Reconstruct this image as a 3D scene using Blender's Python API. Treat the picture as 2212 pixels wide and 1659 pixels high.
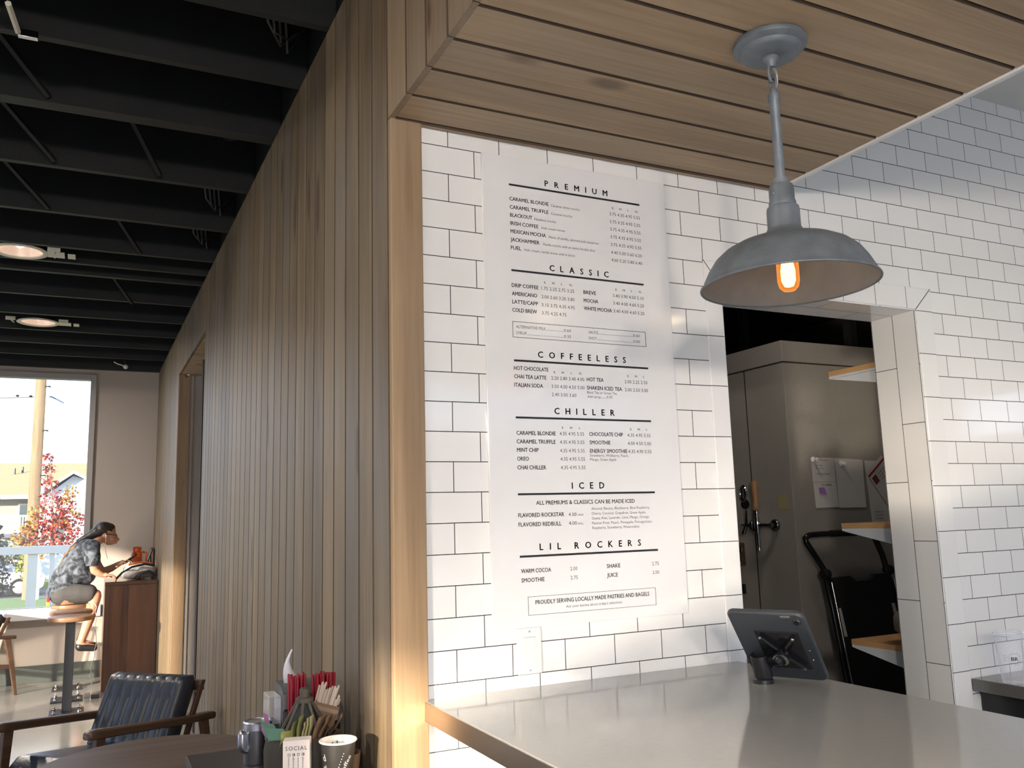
import bpy, bmesh, math, random
from math import pi, sin, cos, radians as R
from mathutils import Vector, Matrix, noise

random.seed(7)
for o in list(bpy.data.objects):
    bpy.data.objects.remove(o, do_unlink=True)
S = bpy.context.scene
COL = S.collection

# ------------------------------------------------------------------ camera
YAW, PIT, ROL = 0.456047, 0.155925, -0.0287657
fw = Vector((sin(YAW) * cos(PIT), cos(YAW) * cos(PIT), sin(PIT)))
rt0 = Vector((cos(YAW), -sin(YAW), 0))
up0 = rt0.cross(fw)
rt = cos(ROL) * rt0 + sin(ROL) * up0
up = -sin(ROL) * rt0 + cos(ROL) * up0
CAM = Vector((-0.83159, -2.04992, 1.49993))
cd = bpy.data.cameras.new('camera')
cam = bpy.data.objects.new('camera', cd)
COL.objects.link(cam)
M4 = Matrix((rt, up, -fw)).transposed().to_4x4()
M4.translation = CAM
cam.matrix_world = M4
cd.sensor_width = 36.0
cd.lens = 1854.088 / 2212 * 36.0
cd.clip_start = 0.03
cd.clip_end = 300
S.camera = cam

# ------------------------------------------------------------------ sky, sun, exposure
S.view_settings.view_transform = 'Standard'
S.view_settings.look = 'None'
S.view_settings.gamma = 1.0
S.view_settings.use_curve_mapping = False
S.view_settings.exposure = 0.0
W = bpy.data.worlds.new('sky')
S.world = W
W.use_nodes = True
nt = W.node_tree
nt.nodes.clear()
wo = nt.nodes.new('ShaderNodeOutputWorld')
bg = nt.nodes.new('ShaderNodeBackground')
tc = nt.nodes.new('ShaderNodeTexCoord')
sx = nt.nodes.new('ShaderNodeSeparateXYZ')
cr = nt.nodes.new('ShaderNodeValToRGB')
cr.color_ramp.elements[0].position = 0.0
cr.color_ramp.elements[0].color = (0.72, 0.82, 1.0, 1)
cr.color_ramp.elements[1].position = 0.5
cr.color_ramp.elements[1].color = (0.46, 0.66, 1.0, 1)
nt.links.new(tc.outputs['Generated'], sx.inputs[0])
nt.links.new(sx.outputs['Z'], cr.inputs[0])
nt.links.new(cr.outputs[0], bg.inputs[0])
bg.inputs[1].default_value = SKY_STRENGTH = 3.0
nt.links.new(bg.outputs[0], wo.inputs[0])

SUN = Vector((0.75, 0.65, -0.203)).normalized()
sd = bpy.data.lights.new('sun', 'SUN')
sd.energy = 12.0
sd.color = (1.0, 0.86, 0.68)
sd.angle = R(1.2)
so = bpy.data.objects.new('sun', sd)
COL.objects.link(so)
so.rotation_euler = SUN.to_track_quat('-Z', 'Y').to_euler()
so.location = (-6, -6, 6)

try:
    S.cycles.max_bounces = 8
    S.cycles.diffuse_bounces = 4
    S.cycles.glossy_bounces = 4
    S.cycles.transparent_max_bounces = 12
    S.cycles.transmission_bounces = 6
    S.cycles.use_guiding = True
    S.cycles.use_surface_guiding = True
    S.cycles.blur_glossy = 0.03
    S.cycles.caustics_reflective = True
    S.cycles.caustics_refractive = False
    S.cycles.use_denoising = True
    S.cycles.sample_clamp_indirect = 0.0
except Exception:
    pass


# ------------------------------------------------------------------ materials
def new_mat(name):
    m = bpy.data.materials.new(name)
    m.use_nodes = True
    n = m.node_tree
    n.nodes.clear()
    out = n.nodes.new('ShaderNodeOutputMaterial')
    return m, n, out


def pbr(name, col, rough=0.5, metal=0.0, var=0.0, scale=8.0, bump=0.0, bscale=60.0, coat=0.0, spec=0.5,
        emit=None, estr=0.0, trans=0.0, sheen=0.0, stretch=None):
    m, n, out = new_mat(name)
    b = n.nodes.new('ShaderNodeBsdfPrincipled')
    b.inputs['Base Color'].default_value = (*col, 1)
    b.inputs['Roughness'].default_value = rough
    b.inputs['Metallic'].default_value = metal
    b.inputs['Specular IOR Level'].default_value = spec
    b.inputs['Coat Weight'].default_value = coat
    b.inputs['Coat Roughness'].default_value = 0.08
    b.inputs['Transmission Weight'].default_value = trans
    b.inputs['Sheen Weight'].default_value = sheen
    if emit:
        b.inputs['Emission Color'].default_value = (*emit, 1)
        b.inputs['Emission Strength'].default_value = estr
    t = n.nodes.new('ShaderNodeTexCoord')
    src = t.outputs['Object']
    if stretch:
        mp = n.nodes.new('ShaderNodeMapping')
        mp.inputs['Scale'].default_value = stretch
        n.links.new(src, mp.inputs[0])
        src = mp.outputs[0]
    if var > 0:
        nz = n.nodes.new('ShaderNodeTexNoise')
        nz.inputs['Scale'].default_value = scale
        nz.inputs['Detail'].default_value = 5
        n.links.new(src, nz.inputs['Vector'])
        mx = n.nodes.new('ShaderNodeMix')
        mx.data_type = 'RGBA'
        mx.inputs[6].default_value = (*[max(0, c * (1 - var)) for c in col], 1)
        mx.inputs[7].default_value = (*[min(1, c * (1 + var)) for c in col], 1)
        n.links.new(nz.outputs['Fac'], mx.inputs[0])
        n.links.new(mx.outputs[2], b.inputs['Base Color'])
    if bump > 0:
        nb = n.nodes.new('ShaderNodeTexNoise')
        nb.inputs['Scale'].default_value = bscale
        nb.inputs['Detail'].default_value = 4
        n.links.new(src, nb.inputs['Vector'])
        bp = n.nodes.new('ShaderNodeBump')
        bp.inputs['Strength'].default_value = bump
        bp.inputs['Distance'].default_value = 0.004
        n.links.new(nb.outputs['Fac'], bp.inputs['Height'])
        n.links.new(bp.outputs[0], b.inputs['Normal'])
    n.links.new(b.outputs[0], out.inputs[0])
    return m


def math_node(n, op, a, b=None, c=None):
    k = n.nodes.new('ShaderNodeMath')
    k.operation = op
    for i, v in enumerate((a, b, c)):
        if v is None:
            continue
        if isinstance(v, (int, float)):
            k.inputs[i].default_value = v
        else:
            n.links.new(v, k.inputs[i])
    return k.outputs[0]


def wood(name, axis, dark, light, rough=0.55, knots=0.0, knotcol=(0.06, 0.035, 0.022), fine=70.0, grey=None,
         knot_scale=7.0, knot_stretch=0.45, coat=0.0, spec=0.35):
    """board timber: grain runs along axis; each board of a mesh carries its own random value in 'board'"""
    m, n, out = new_mat(name)
    b = n.nodes.new('ShaderNodeBsdfPrincipled')
    b.inputs['Roughness'].default_value = rough
    b.inputs['Coat Weight'].default_value = coat
    b.inputs['Specular IOR Level'].default_value = spec
    t = n.nodes.new('ShaderNodeTexCoord')
    at = n.nodes.new('ShaderNodeAttribute')
    at.attribute_name = 'board'
    off = n.nodes.new('ShaderNodeVectorMath')
    off.operation = 'MULTIPLY_ADD'
    n.links.new(at.outputs['Color'], off.inputs[0])
    off.inputs[1].default_value = (9.0, 9.0, 9.0)
    n.links.new(t.outputs['Object'], off.inputs[2])

    def mapped(g):
        mp = n.nodes.new('ShaderNodeMapping')
        s = [1.0, 1.0, 1.0]
        s['XYZ'.index(axis)] = g
        mp.inputs['Scale'].default_value = s
        n.links.new(off.outputs[0], mp.inputs[0])
        return mp.outputs[0]
    g1 = n.nodes.new('ShaderNodeTexNoise')
    g1.inputs['Scale'].default_value = fine
    g1.inputs['Detail'].default_value = 4
    n.links.new(mapped(0.03), g1.inputs['Vector'])
    g2 = n.nodes.new('ShaderNodeTexNoise')
    g2.inputs['Scale'].default_value = 9.0
    g2.inputs['Detail'].default_value = 3
    g2.inputs['Distortion'].default_value = 0.6
    n.links.new(mapped(0.10), g2.inputs['Vector'])
    f = math_node(n, 'MULTIPLY_ADD', g1.outputs['Fac'], 0.45, math_node(n, 'MULTIPLY', g2.outputs['Fac'], 0.55))
    sp = n.nodes.new('ShaderNodeSeparateColor')
    n.links.new(at.outputs['Color'], sp.inputs[0])
    f = math_node(n, 'MULTIPLY_ADD', sp.outputs[1], 0.20, math_node(n, 'SUBTRACT', f, 0.10))
    rp = n.nodes.new('ShaderNodeValToRGB')
    rp.color_ramp.elements[0].position = 0.30
    rp.color_ramp.elements[0].color = (*dark, 1)
    rp.color_ramp.elements[1].position = 0.72
    rp.color_ramp.elements[1].color = (*light, 1)
    n.links.new(f, rp.inputs[0])
    col = rp.outputs[0]
    if grey:
        gz = n.nodes.new('ShaderNodeTexNoise')
        gz.inputs['Scale'].default_value = 3.0
        n.links.new(mapped(0.35), gz.inputs['Vector'])
        gm = n.nodes.new('ShaderNodeMapRange')
        gm.inputs['From Min'].default_value = 0.45
        gm.inputs['From Max'].default_value = 0.72
        n.links.new(gz.outputs['Fac'], gm.inputs[0])
        mx = n.nodes.new('ShaderNodeMix')
        mx.data_type = 'RGBA'
        n.links.new(math_node(n, 'MULTIPLY', gm.outputs[0], 0.5), mx.inputs[0])
        n.links.new(col, mx.inputs[6])
        mx.inputs[7].default_value = (*grey, 1)
        col = mx.outputs[2]
    if knots > 0:
        v = n.nodes.new('ShaderNodeTexVoronoi')
        v.inputs['Scale'].default_value = knot_scale
        n.links.new(mapped(knot_stretch), v.inputs['Vector'])
        sc = n.nodes.new('ShaderNodeSeparateColor')
        n.links.new(v.outputs['Color'], sc.inputs[0])
        has = math_node(n, 'LESS_THAN', sc.outputs[0], knots)
        rad = math_node(n, 'MULTIPLY_ADD', sc.outputs[1], 0.12, 0.10)
        k = math_node(n, 'SUBTRACT', 1.0, math_node(n, 'DIVIDE', v.outputs['Distance'], rad))
        k = math_node(n, 'MULTIPLY', math_node(n, 'MINIMUM', math_node(n, 'MAXIMUM', math_node(n, 'MULTIPLY', k, 2.0), 0.0), 0.72), has)
        mx = n.nodes.new('ShaderNodeMix')
        mx.data_type = 'RGBA'
        n.links.new(k, mx.inputs[0])
        n.links.new(col, mx.inputs[6])
        mx.inputs[7].default_value = (*knotcol, 1)
        col = mx.outputs[2]
    n.links.new(col, b.inputs['Base Color'])
    bp = n.nodes.new('ShaderNodeBump')
    bp.inputs['Strength'].default_value = 0.18
    bp.inputs['Distance'].default_value = 0.003
    n.links.new(g1.outputs['Fac'], bp.inputs['Height'])
    n.links.new(bp.outputs[0], b.inputs['Normal'])
    n.links.new(b.outputs[0], out.inputs[0])
    return m


def tile(name, uaxis, vaxis, w, h, u0, v0, offset=0.5, gap=0.00125, col=(0.80, 0.80, 0.79)):
    """glazed white tile with thin dark grout; u runs along the long side"""
    m, n, out = new_mat(name)
    b = n.nodes.new('ShaderNodeBsdfPrincipled')
    t = n.nodes.new('ShaderNodeTexCoord')
    s = n.nodes.new('ShaderNodeSeparateXYZ')
    n.links.new(t.outputs['Object'], s.inputs[0])
    c = n.nodes.new('ShaderNodeCombineXYZ')
    n.links.new(math_node(n, 'SUBTRACT', s.outputs[uaxis], u0), c.inputs[0])
    n.links.new(math_node(n, 'SUBTRACT', s.outputs[vaxis], v0), c.inputs[1])
    br = n.nodes.new('ShaderNodeTexBrick')
    br.offset = offset
    br.inputs['Scale'].default_value = 1.0
    br.inputs['Brick Width'].default_value = w
    br.inputs['Row Height'].default_value = h
    br.inputs['Mortar Size'].default_value = gap
    br.inputs['Mortar Smooth'].default_value = 0.15
    br.inputs['Color1'].default_value = (*col, 1)
    br.inputs['Color2'].default_value = (*[x * 0.95 for x in col], 1)
    br.inputs['Mortar'].default_value = (0.022, 0.022, 0.024, 1)
    n.links.new(c.outputs[0], br.inputs['Vector'])
    n.links.new(br.outputs['Color'], b.inputs['Base Color'])
    n.links.new(math_node(n, 'MULTIPLY_ADD', br.outputs['Fac'], 0.75, 0.07), b.inputs['Roughness'])
    # glaze: faint waviness, grout sunk
    nz = n.nodes.new('ShaderNodeTexNoise')
    nz.inputs['Scale'].default_value = 9.0
    n.links.new(t.outputs['Object'], nz.inputs['Vector'])
    hgt = math_node(n, 'SUBTRACT', math_node(n, 'MULTIPLY', nz.outputs['Fac'], 0.25), br.outputs['Fac'])
    bp = n.nodes.new('ShaderNodeBump')
    bp.inputs['Strength'].default_value = 0.35
    bp.inputs['Distance'].default_value = 0.002
    n.links.new(hgt, bp.inputs['Height'])
    n.links.new(bp.outputs[0], b.inputs['Normal'])
    n.links.new(b.outputs[0], out.inputs[0])
    return m


def clear_mat(name, tint, alpha=0.12, rough=0.03):
    """thin clear plastic or glass sheet"""
    m, n, out = new_mat(name)
    tr = n.nodes.new('ShaderNodeBsdfTransparent')
    tr.inputs[0].default_value = (*tint, 1)
    b = n.nodes.new('ShaderNodeBsdfPrincipled')
    b.inputs['Base Color'].default_value = (*tint, 1)
    b.inputs['Roughness'].default_value = rough
    lw = n.nodes.new('ShaderNodeLayerWeight')
    lw.inputs[0].default_value = 0.25
    nz = n.nodes.new('ShaderNodeTexNoise')
    nz.inputs['Scale'].default_value = 20
    fac = math_node(n, 'MULTIPLY_ADD', lw.outputs['Facing'], 0.5, alpha)
    fac = math_node(n, 'MULTIPLY', fac, math_node(n, 'MULTIPLY_ADD', nz.outputs['Fac'], 0.2, 0.9))
    mx = n.nodes.new('ShaderNodeMixShader')
    n.links.new(fac, mx.inputs[0])
    n.links.new(tr.outputs[0], mx.inputs[1])
    n.links.new(b.outputs[0], mx.inputs[2])
    n.links.new(mx.outputs[0], out.inputs[0])
    return m


def emis(name, col, strength):
    m, n, out = new_mat(name)
    e = n.nodes.new('ShaderNodeEmission')
    t = n.nodes.new('ShaderNodeTexCoord')
    nz = n.nodes.new('ShaderNodeTexNoise')
    nz.inputs['Scale'].default_value = 30
    n.links.new(t.outputs['Object'], nz.inputs['Vector'])
    e.inputs[0].default_value = (*col, 1)
    n.links.new(math_node(n, 'MULTIPLY_ADD', nz.outputs['Fac'], 0.3 * strength, 0.85 * strength), e.inputs[1])
    n.links.new(e.outputs[0], out.inputs[0])
    return m


# ------------------------------------------------------------------ mesh building
class MB:
    """collects shapes in one bmesh"""

    def __init__(self):
        self.bm = bmesh.new()
        self.lay = self.bm.loops.layers.float_color.new('board')
        self.rnd = (0.5, 0.5, 0.5, 1)
        self.mat = 0

    def new_rnd(self):
        self.rnd = (random.random(), random.random(), random.random(), 1)

    def _faces(self, fs):
        for f in fs:
            f.material_index = self.mat
            for l in f.loops:
                l[self.lay] = self.rnd

    def face(self, pts):
        f = self.bm.faces.new([self.bm.verts.new(p) for p in pts])
        self._faces([f])
        return self

    def hexa(self, p):
        v = [self.bm.verts.new(q) for q in p]
        self._faces([self.bm.faces.new([v[i] for i in q]) for q in
                     ((3, 2, 1, 0), (4, 5, 6, 7), (0, 1, 5, 4), (1, 2, 6, 5), (2, 3, 7, 6), (3, 0, 4, 7))])
        return self

    def box(self, lo, hi):
        x0, y0, z0 = lo
        x1, y1, z1 = hi
        return self.hexa([(x0, y0, z0), (x1, y0, z0), (x1, y1, z0), (x0, y1, z0),
                          (x0, y0, z1), (x1, y0, z1), (x1, y1, z1), (x0, y1, z1)])

    def cbox(self, lo, hi, c=0.004):
        """box with chamfered edges"""
        sub = bmesh.new()
        bmesh.ops.create_cube(sub, size=1)
        for v in sub.verts:
            v.co = Vector([lo[i] + (v.co[i] + 0.5) * (hi[i] - lo[i]) for i in range(3)])
        bmesh.ops.bevel(sub, geom=list(sub.edges), offset=c, segments=2, affect='EDGES', profile=0.6)
        return self.merge(sub)

    def merge(self, sub, mtx=None):
        vm = {}
        for v in sub.verts:
            vm[v] = self.bm.verts.new(mtx @ v.co if mtx else v.co)
        fs = []
        for f in sub.faces:
            try:
                fs.append(self.bm.faces.new([vm[v] for v in f.verts]))
            except ValueError:
                pass
        self._faces(fs)
        sub.free()
        return self

    def ring_loft(self, rings, cap0=True, cap1=True, closed=True, mats=None):
        vs = [[self.bm.verts.new(p) for p in r] for r in rings]
        fs = []
        n = len(rings[0])
        for a, b in zip(vs[:-1], vs[1:]):
            for i in range(n if closed else n - 1):
                j = (i + 1) % n
                fs.append(self.bm.faces.new((a[i], a[j], b[j], b[i])))
        if cap0:
            fs.append(self.bm.faces.new(vs[0][::-1]))
        if cap1:
            fs.append(self.bm.faces.new(vs[-1]))
        self._faces(fs)
        if mats:
            for k, f in enumerate(fs[:len(mats) * (len(rings) - 1)]):
                f.material_index = mats[k % len(mats)]
        return self

    def lathe(self, prof, c=(0, 0, 0), seg=32, cap0=True, cap1=True, axis=None):
        q = Vector(axis).to_track_quat('Z', 'Y') if axis else None
        rings = []
        for r, z in prof:
            ring = []
            for k in range(seg):
                a = 2 * pi * k / seg
                p = Vector((max(r, 1e-5) * cos(a), max(r, 1e-5) * sin(a), z))
                ring.append((q @ p if q else p) + Vector(c))
            rings.append(ring)
        return self.ring_loft(rings, cap0, cap1)

    def cyl(self, p0, p1, r0, r1=None, seg=16):
        p0, p1 = Vector(p0), Vector(p1)
        d = p1 - p0
        return self.lathe([(r0, 0), (r1 if r1 is not None else r0, d.length)], p0, seg, axis=d)

    def tube(self, pts, r, seg=10, flat=1.0, caps=True):
        pts = [Vector(p) for p in pts]
        rs = r if isinstance(r, (list, tuple)) else [r] * len(pts)
        rings = []
        d0 = (pts[1] - pts[0]).normalized()
        nrm = d0.orthogonal().normalized()
        for i, p in enumerate(pts):
            a = pts[max(i - 1, 0)]
            b = pts[min(i + 1, len(pts) - 1)]
            d = (b - a).normalized()
            nrm = (nrm - d * nrm.dot(d)).normalized()
            bi = d.cross(nrm)
            rings.append([p + rs[i] * (cos(2 * pi * k / seg) * nrm + flat * sin(2 * pi * k / seg) * bi) for k in range(seg)])
        return self.ring_loft(rings, caps, caps)

    def ball(self, c, r, seg=16, sc=(1, 1, 1), rot=None):
        sub = bmesh.new()
        bmesh.ops.create_uvsphere(sub, u_segments=seg, v_segments=max(6, seg // 2), radius=r)
        m = Matrix.Translation(c) @ (rot.to_4x4() if rot else Matrix.Identity(4)) @ Matrix.Diagonal((*sc, 1))
        return self.merge(sub, m)

    def prism(self, poly, lo, hi, plane='XZ'):
        """extrude a 2-D outline; plane XZ extrudes along Y, YZ along X, XY along Z"""
        def P(a, b, t):
            return {'XZ': (a, t, b), 'YZ': (t, a, b), 'XY': (a, b, t)}[plane]
        return self.ring_loft([[P(a, b, lo) for a, b in poly], [P(a, b, hi) for a, b in poly]])

    def rrect(self, w, h, r, seg=5):
        pts = []
        for cx, cy, a0 in ((w / 2 - r, h / 2 - r, 0), (-w / 2 + r, h / 2 - r, 90), (-w / 2 + r, -h / 2 + r, 180), (w / 2 - r, -h / 2 + r, 270)):
            for k in range(seg + 1):
                a = R(a0 + 90 * k / seg)
                pts.append((cx + r * cos(a), cy + r * sin(a)))
        return pts

    def capsule(self, p0, p1, r0, r1, seg=12):
        self.ball(p0, r0, seg)
        self.ball(p1, r1, seg)
        return self.cyl(p0, p1, r0, r1, seg)

    def chain(self, pts, rs, seg=12):
        for i in range(len(pts) - 1):
            self.capsule(pts[i], pts[i + 1], rs[i], rs[i + 1], seg)
        return self


def obj(name, mb, mats, parent=None, smooth=None, world=True, bevel=None):
    """links one mesh object; shapes given in world space are moved into the parent's space"""
    me = bpy.data.meshes.new(name)
    bmesh.ops.recalc_face_normals(mb.bm, faces=list(mb.bm.faces))
    mb.bm.to_mesh(me)
    mb.bm.free()
    for m in (mats if isinstance(mats, (list, tuple)) else [mats]):
        me.materials.append(m)
    o = bpy.data.objects.new(name, me)
    COL.objects.link(o)
    if parent is not None:
        o.parent = parent
        if world:
            t = Vector((0, 0, 0))
            p = parent
            while p is not None:
                t += p.location
                p = p.parent
            for v in me.vertices:
                v.co -= t
    if smooth is not None:
        for p in me.polygons:
            p.use_smooth = True
        me.set_sharp_from_angle(angle=R(smooth))
    if bevel:
        md = o.modifiers.new('edge', 'BEVEL')
        md.width = bevel
        md.segments = 2
        md.limit_method = 'ANGLE'
        md.angle_limit = R(40)
    return o


def tag(o, label, cat, group=None):
    o['label'] = label
    o['category'] = cat
    if group:
        o['group'] = group
    return o


def thing(name, label, cat, loc=(0, 0, 0), rz=0.0, group=None):
    o = bpy.data.objects.new(name, None)
    o.empty_display_size = 0.05
    COL.objects.link(o)
    o.location = loc
    o.rotation_euler = (0, 0, rz)
    return tag(o, label, cat, group)


def struct(name, mb, mats, parent=None, smooth=None):
    o = obj(name, mb, mats, parent, smooth)
    if parent is None:
        o['kind'] = 'structure'
    return o


def kids(o):
    return [c for c in bpy.data.objects if c.parent == o]


def dup(src, loc, rz=None, label=None):
    c = src.copy()
    COL.objects.link(c)
    c.location = loc
    if rz is not None:
        c.rotation_euler = (0, 0, rz)
    if label:
        c['label'] = label
    for k in kids(src):
        d = k.copy()
        COL.objects.link(d)
        d.parent = c
        for g in kids(k):
            e = g.copy()
            COL.objects.link(e)
            e.parent = d
    return c


def remesh(mb, voxel, smooth=4):
    """fuse overlapping shapes into one continuous skin; returns a fresh MB"""
    me = bpy.data.meshes.new('tmp')
    mb.bm.to_mesh(me)
    mb.bm.free()
    o = bpy.data.objects.new('tmp', me)
    COL.objects.link(o)
    a = o.modifiers.new('r', 'REMESH')
    a.mode = 'VOXEL'
    a.voxel_size = voxel
    if smooth:
        b = o.modifiers.new('s', 'SMOOTH')
        b.factor = 0.5
        b.iterations = smooth
    dg = bpy.context.evaluated_depsgraph_get()
    m2 = bpy.data.meshes.new_from_object(o.evaluated_get(dg))
    bpy.data.objects.remove(o, do_unlink=True)
    r = MB()
    r.bm.free()
    r.bm = bmesh.new()
    r.bm.from_mesh(m2)
    r.lay = r.bm.loops.layers.float_color.get('board') or r.bm.loops.layers.float_color.new('board')
    bpy.data.meshes.remove(m2)
    return r


TEXTS = []


def text_mesh(items, thick=0.0006):
    """items: (string, matrix, width, cap height, weight, spaced, material index) -> MB with flat raised letters"""
    objs = []
    for s, mtx, w, cap, wt, spaced, mi in items:
        for part in (list(s) if spaced else [s]):
            cu = bpy.data.curves.new('t', 'FONT')
            cu.body = part
            cu.size = 1.0
            cu.offset = 0.0
            cu.resolution_u = 2
            o = bpy.data.objects.new('t', cu)
            COL.objects.link(o)
            objs.append(o)
    bpy.context.view_layer.update()
    dg = bpy.context.evaluated_depsgraph_get()
    ms = [bpy.data.meshes.new_from_object(o.evaluated_get(dg)) for o in objs]
    mb = MB()
    k = 0
    CAPH = 0.729
    for s, mtx, w, cap, wt, spaced, mi in items:
        parts = list(s) if spaced else [s]
        meshes = ms[k:k + len(parts)]
        k += len(parts)
        sc = cap / CAPH
        ext = []
        for m in meshes:
            xs = [v.co.x for v in m.vertices] or [0, 0.3]
            ext.append((min(xs), max(xs)))
        if spaced:
            lw = [(b - a) * sc for a, b in ext]
            gap = (w - sum(lw)) / max(1, len(lw) - 1)
        mb.mat = mi
        x = 0.0
        for m, (a, b) in zip(meshes, ext):
            sxx = sc if spaced else (w / max(1e-6, b - a))
            ex = max(0.0, wt - 0.006) * 0.8 * sc
            for dx, dy in (((0, 0),) if ex == 0 else ((-ex, 0), (ex, 0), (0, ex * 0.7), (0, -ex * 0.7))):
                vs = [mb.bm.verts.new(mtx @ Vector((x + (v.co.x - a) * sxx + dx, v.co.y * sc + dy, 0))) for v in m.vertices]
                fs = []
                for p in m.polygons:
                    try:
                        fs.append(mb.bm.faces.new([vs[i] for i in p.vertices]))
                    except ValueError:
                        pass
                mb._faces(fs)
            if spaced:
                x += (b - a) * sc + gap
    for o in objs:
        c = o.data
        bpy.data.objects.remove(o, do_unlink=True)
        bpy.data.curves.remove(c)
    for m in ms:
        bpy.data.meshes.remove(m)
    return mb


def frame(origin, xdir, ydir):
    x = Vector(xdir).normalized()
    y = Vector(ydir).normalized()
    z = x.cross(y)
    m = Matrix((x, y, z)).transposed().to_4x4()
    m.translation = Vector(origin)
    return m

# ------------------------------------------------------------------ palette
PINE = wood('pine_boards_siding', 'Z', (0.105, 0.075, 0.045), (0.265, 0.198, 0.120), 0.5, 0.75, fine=90, grey=(0.17, 0.165, 0.16), knot_scale=7.5, knot_stretch=0.2)
PINE_T = wood('pine_trim', 'Z', (0.235, 0.150, 0.080), (0.42, 0.285, 0.165), 0.5, 0.7, fine=90, grey=(0.24, 0.20, 0.16), knot_scale=6.5)
PINE_S = wood('pine_boards_soffit', 'X', (0.260, 0.178, 0.104), (0.480, 0.350, 0.220), 0.5, 0.8, fine=90, grey=(0.30, 0.25, 0.19), knot_scale=6.0, knotcol=(0.10, 0.065, 0.048))
PINE_F = wood('pine_boards_fascia', 'Z', (0.165, 0.115, 0.070), (0.33, 0.24, 0.155), 0.5, 0.7, fine=90, grey=(0.22, 0.195, 0.165), knot_scale=6.5, knot_stretch=0.3)
WALNUT = wood('walnut', 'Z', (0.050, 0.020, 0.010), (0.150, 0.064, 0.030), 0.35, 0.0, fine=50, coat=0.2)
WALNUT_X = wood('walnut_top', 'X', (0.045, 0.022, 0.012), (0.120, 0.060, 0.034), 0.25, 0.0, fine=50, coat=0.4)
SEATWOOD = wood('stool_seat_wood', 'X', (0.20, 0.110, 0.062), (0.36, 0.215, 0.130), 0.4, 0.0, fine=60)
CHAIRWOOD = wood('chair_dark_wood', 'X', (0.040, 0.022, 0.014), (0.095, 0.054, 0.034), 0.4, 0.0, fine=60)
TABLEWOOD = wood('cafe_table_wood', 'X', (0.075, 0.052, 0.038), (0.150, 0.108, 0.080), 0.45, 0.0, fine=40)
PLY = wood('chipboard_edge', 'Y', (0.40, 0.22, 0.09), (0.62, 0.38, 0.17), 0.6, 0.0, fine=200)
GROOVE = pbr('groove_shadow_gap', (0.030, 0.022, 0.016), 0.9, var=0.3)
EDGE_SHADE = pbr('shaded_stained_board_edge', (0.075, 0.048, 0.030), 0.8, var=0.3, scale=20)  # gap shade painted onto the board sides, along with the stained wane
BLACKPAINT = pbr('black_ceiling_paint', (0.012, 0.013, 0.014), 0.55, var=0.35, scale=5, bump=0.2, spec=0.3)
BEIGE = pbr('beige_wall_paint', (0.40, 0.355, 0.315), 0.85, var=0.04, scale=3, bump=0.12, bscale=250)
WHITEPAINT = pbr('white_ceiling_paint', (0.66, 0.66, 0.64), 0.8, var=0.03, bump=0.1, bscale=200)
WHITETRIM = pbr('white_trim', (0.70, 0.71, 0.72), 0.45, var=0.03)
GREYFRAME = pbr('grey_window_frame', (0.33, 0.32, 0.31), 0.5, var=0.04)
CONCRETE = pbr('polished_concrete', (0.27, 0.265, 0.245), 0.16, var=0.22, scale=2.2, spec=0.6)
GREENBASE = pbr('dark_green_baseboard', (0.055, 0.063, 0.058), 0.4, var=0.1)
GLASS = clear_mat('window_glass', (1, 1, 1), 0.02)
TW, TH = 0.1539, 0.0777
TILE = tile('white_subway_tile', 0, 2, TW, TH, -TW / 2 - 40 * TW, 2.504 - 40 * TH)
TILE_V = tile('white_bullnose_tile_upright', 2, 0, 2 * TH, 0.5, 2.504 - 20 * 2 * TH, -4.0, 0.0)
TILE_H = tile('white_bullnose_tile_level', 0, 2, TW, 0.5, 1.5845 - 20 * TW, -4.0, 0.0)
TILE_J = tile('white_jamb_tile', 2, 1, 0.411, 0.0945, 1.3835 - 10 * 0.411 + 0.2055, -4 * 0.0945 + 0.0015, 0.5)
TILE_JH = tile('white_head_tile', 0, 1, 0.411, 0.0945, 0.909 - 8.3 * 0.411, -4 * 0.0945 + 0.0015, 0.5)

YF = 8.22                       # far window wall
XL = -5.6                       # street side glazing
SX = -0.172                     # face of the pine siding


def sidex(y):
    return SX - 0.004 * max(0.0, y)


def topz(y):
    return 3.15 + 0.0118 * max(0.0, y)


# ------------------------------------------------------------------ floor
struct('floor', MB().box((XL - 0.2, -6.2, -0.12), (4.92, YF + 0.15, 0.0)), CONCRETE)

# ------------------------------------------------------------------ tiled wall with the service doorway
DX0, DX1, DZ = 0.909, 1.783, 2.198
WT = 0.19
b = MB()
for x0, x1, z0, z1 in ((-0.082, DX0, 0, 3.10), (DX1, 4.8, 0, 3.10), (DX0, DX1, DZ, 3.10)):
    b.mat = 0
    b.box((x0, 0.0, z0), (x1, WT, z1))
tw = struct('wall_right', b, [TILE])

b = MB()
b.mat = 0
b.box((DX1 - 0.004, 0.0, 0), (DX1 + 0.0005, WT + 0.002, DZ))          # lining on the right jamb
b.mat = 1
b.box((DX0, 0.0, DZ - 0.004), (DX1, WT + 0.002, DZ + 0.0005))         # lining of the head
b.mat = 0
b.box((DX0 - 0.0005, 0.0, 0), (DX0 + 0.004, WT + 0.002, DZ))
struct('trim_1', b, [TILE_J, TILE_JH])


def bull(name, poly, mat):
    """a bullnose course standing 4 mm proud of the field tile"""
    o = struct(name, MB().prism(poly, -0.005, 0.0005, 'XZ'), mat)
    md = o.modifiers.new('edge', 'BEVEL')
    md.width = 0.0045
    md.segments = 3
    md.limit_method = 'ANGLE'
    return o


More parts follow.
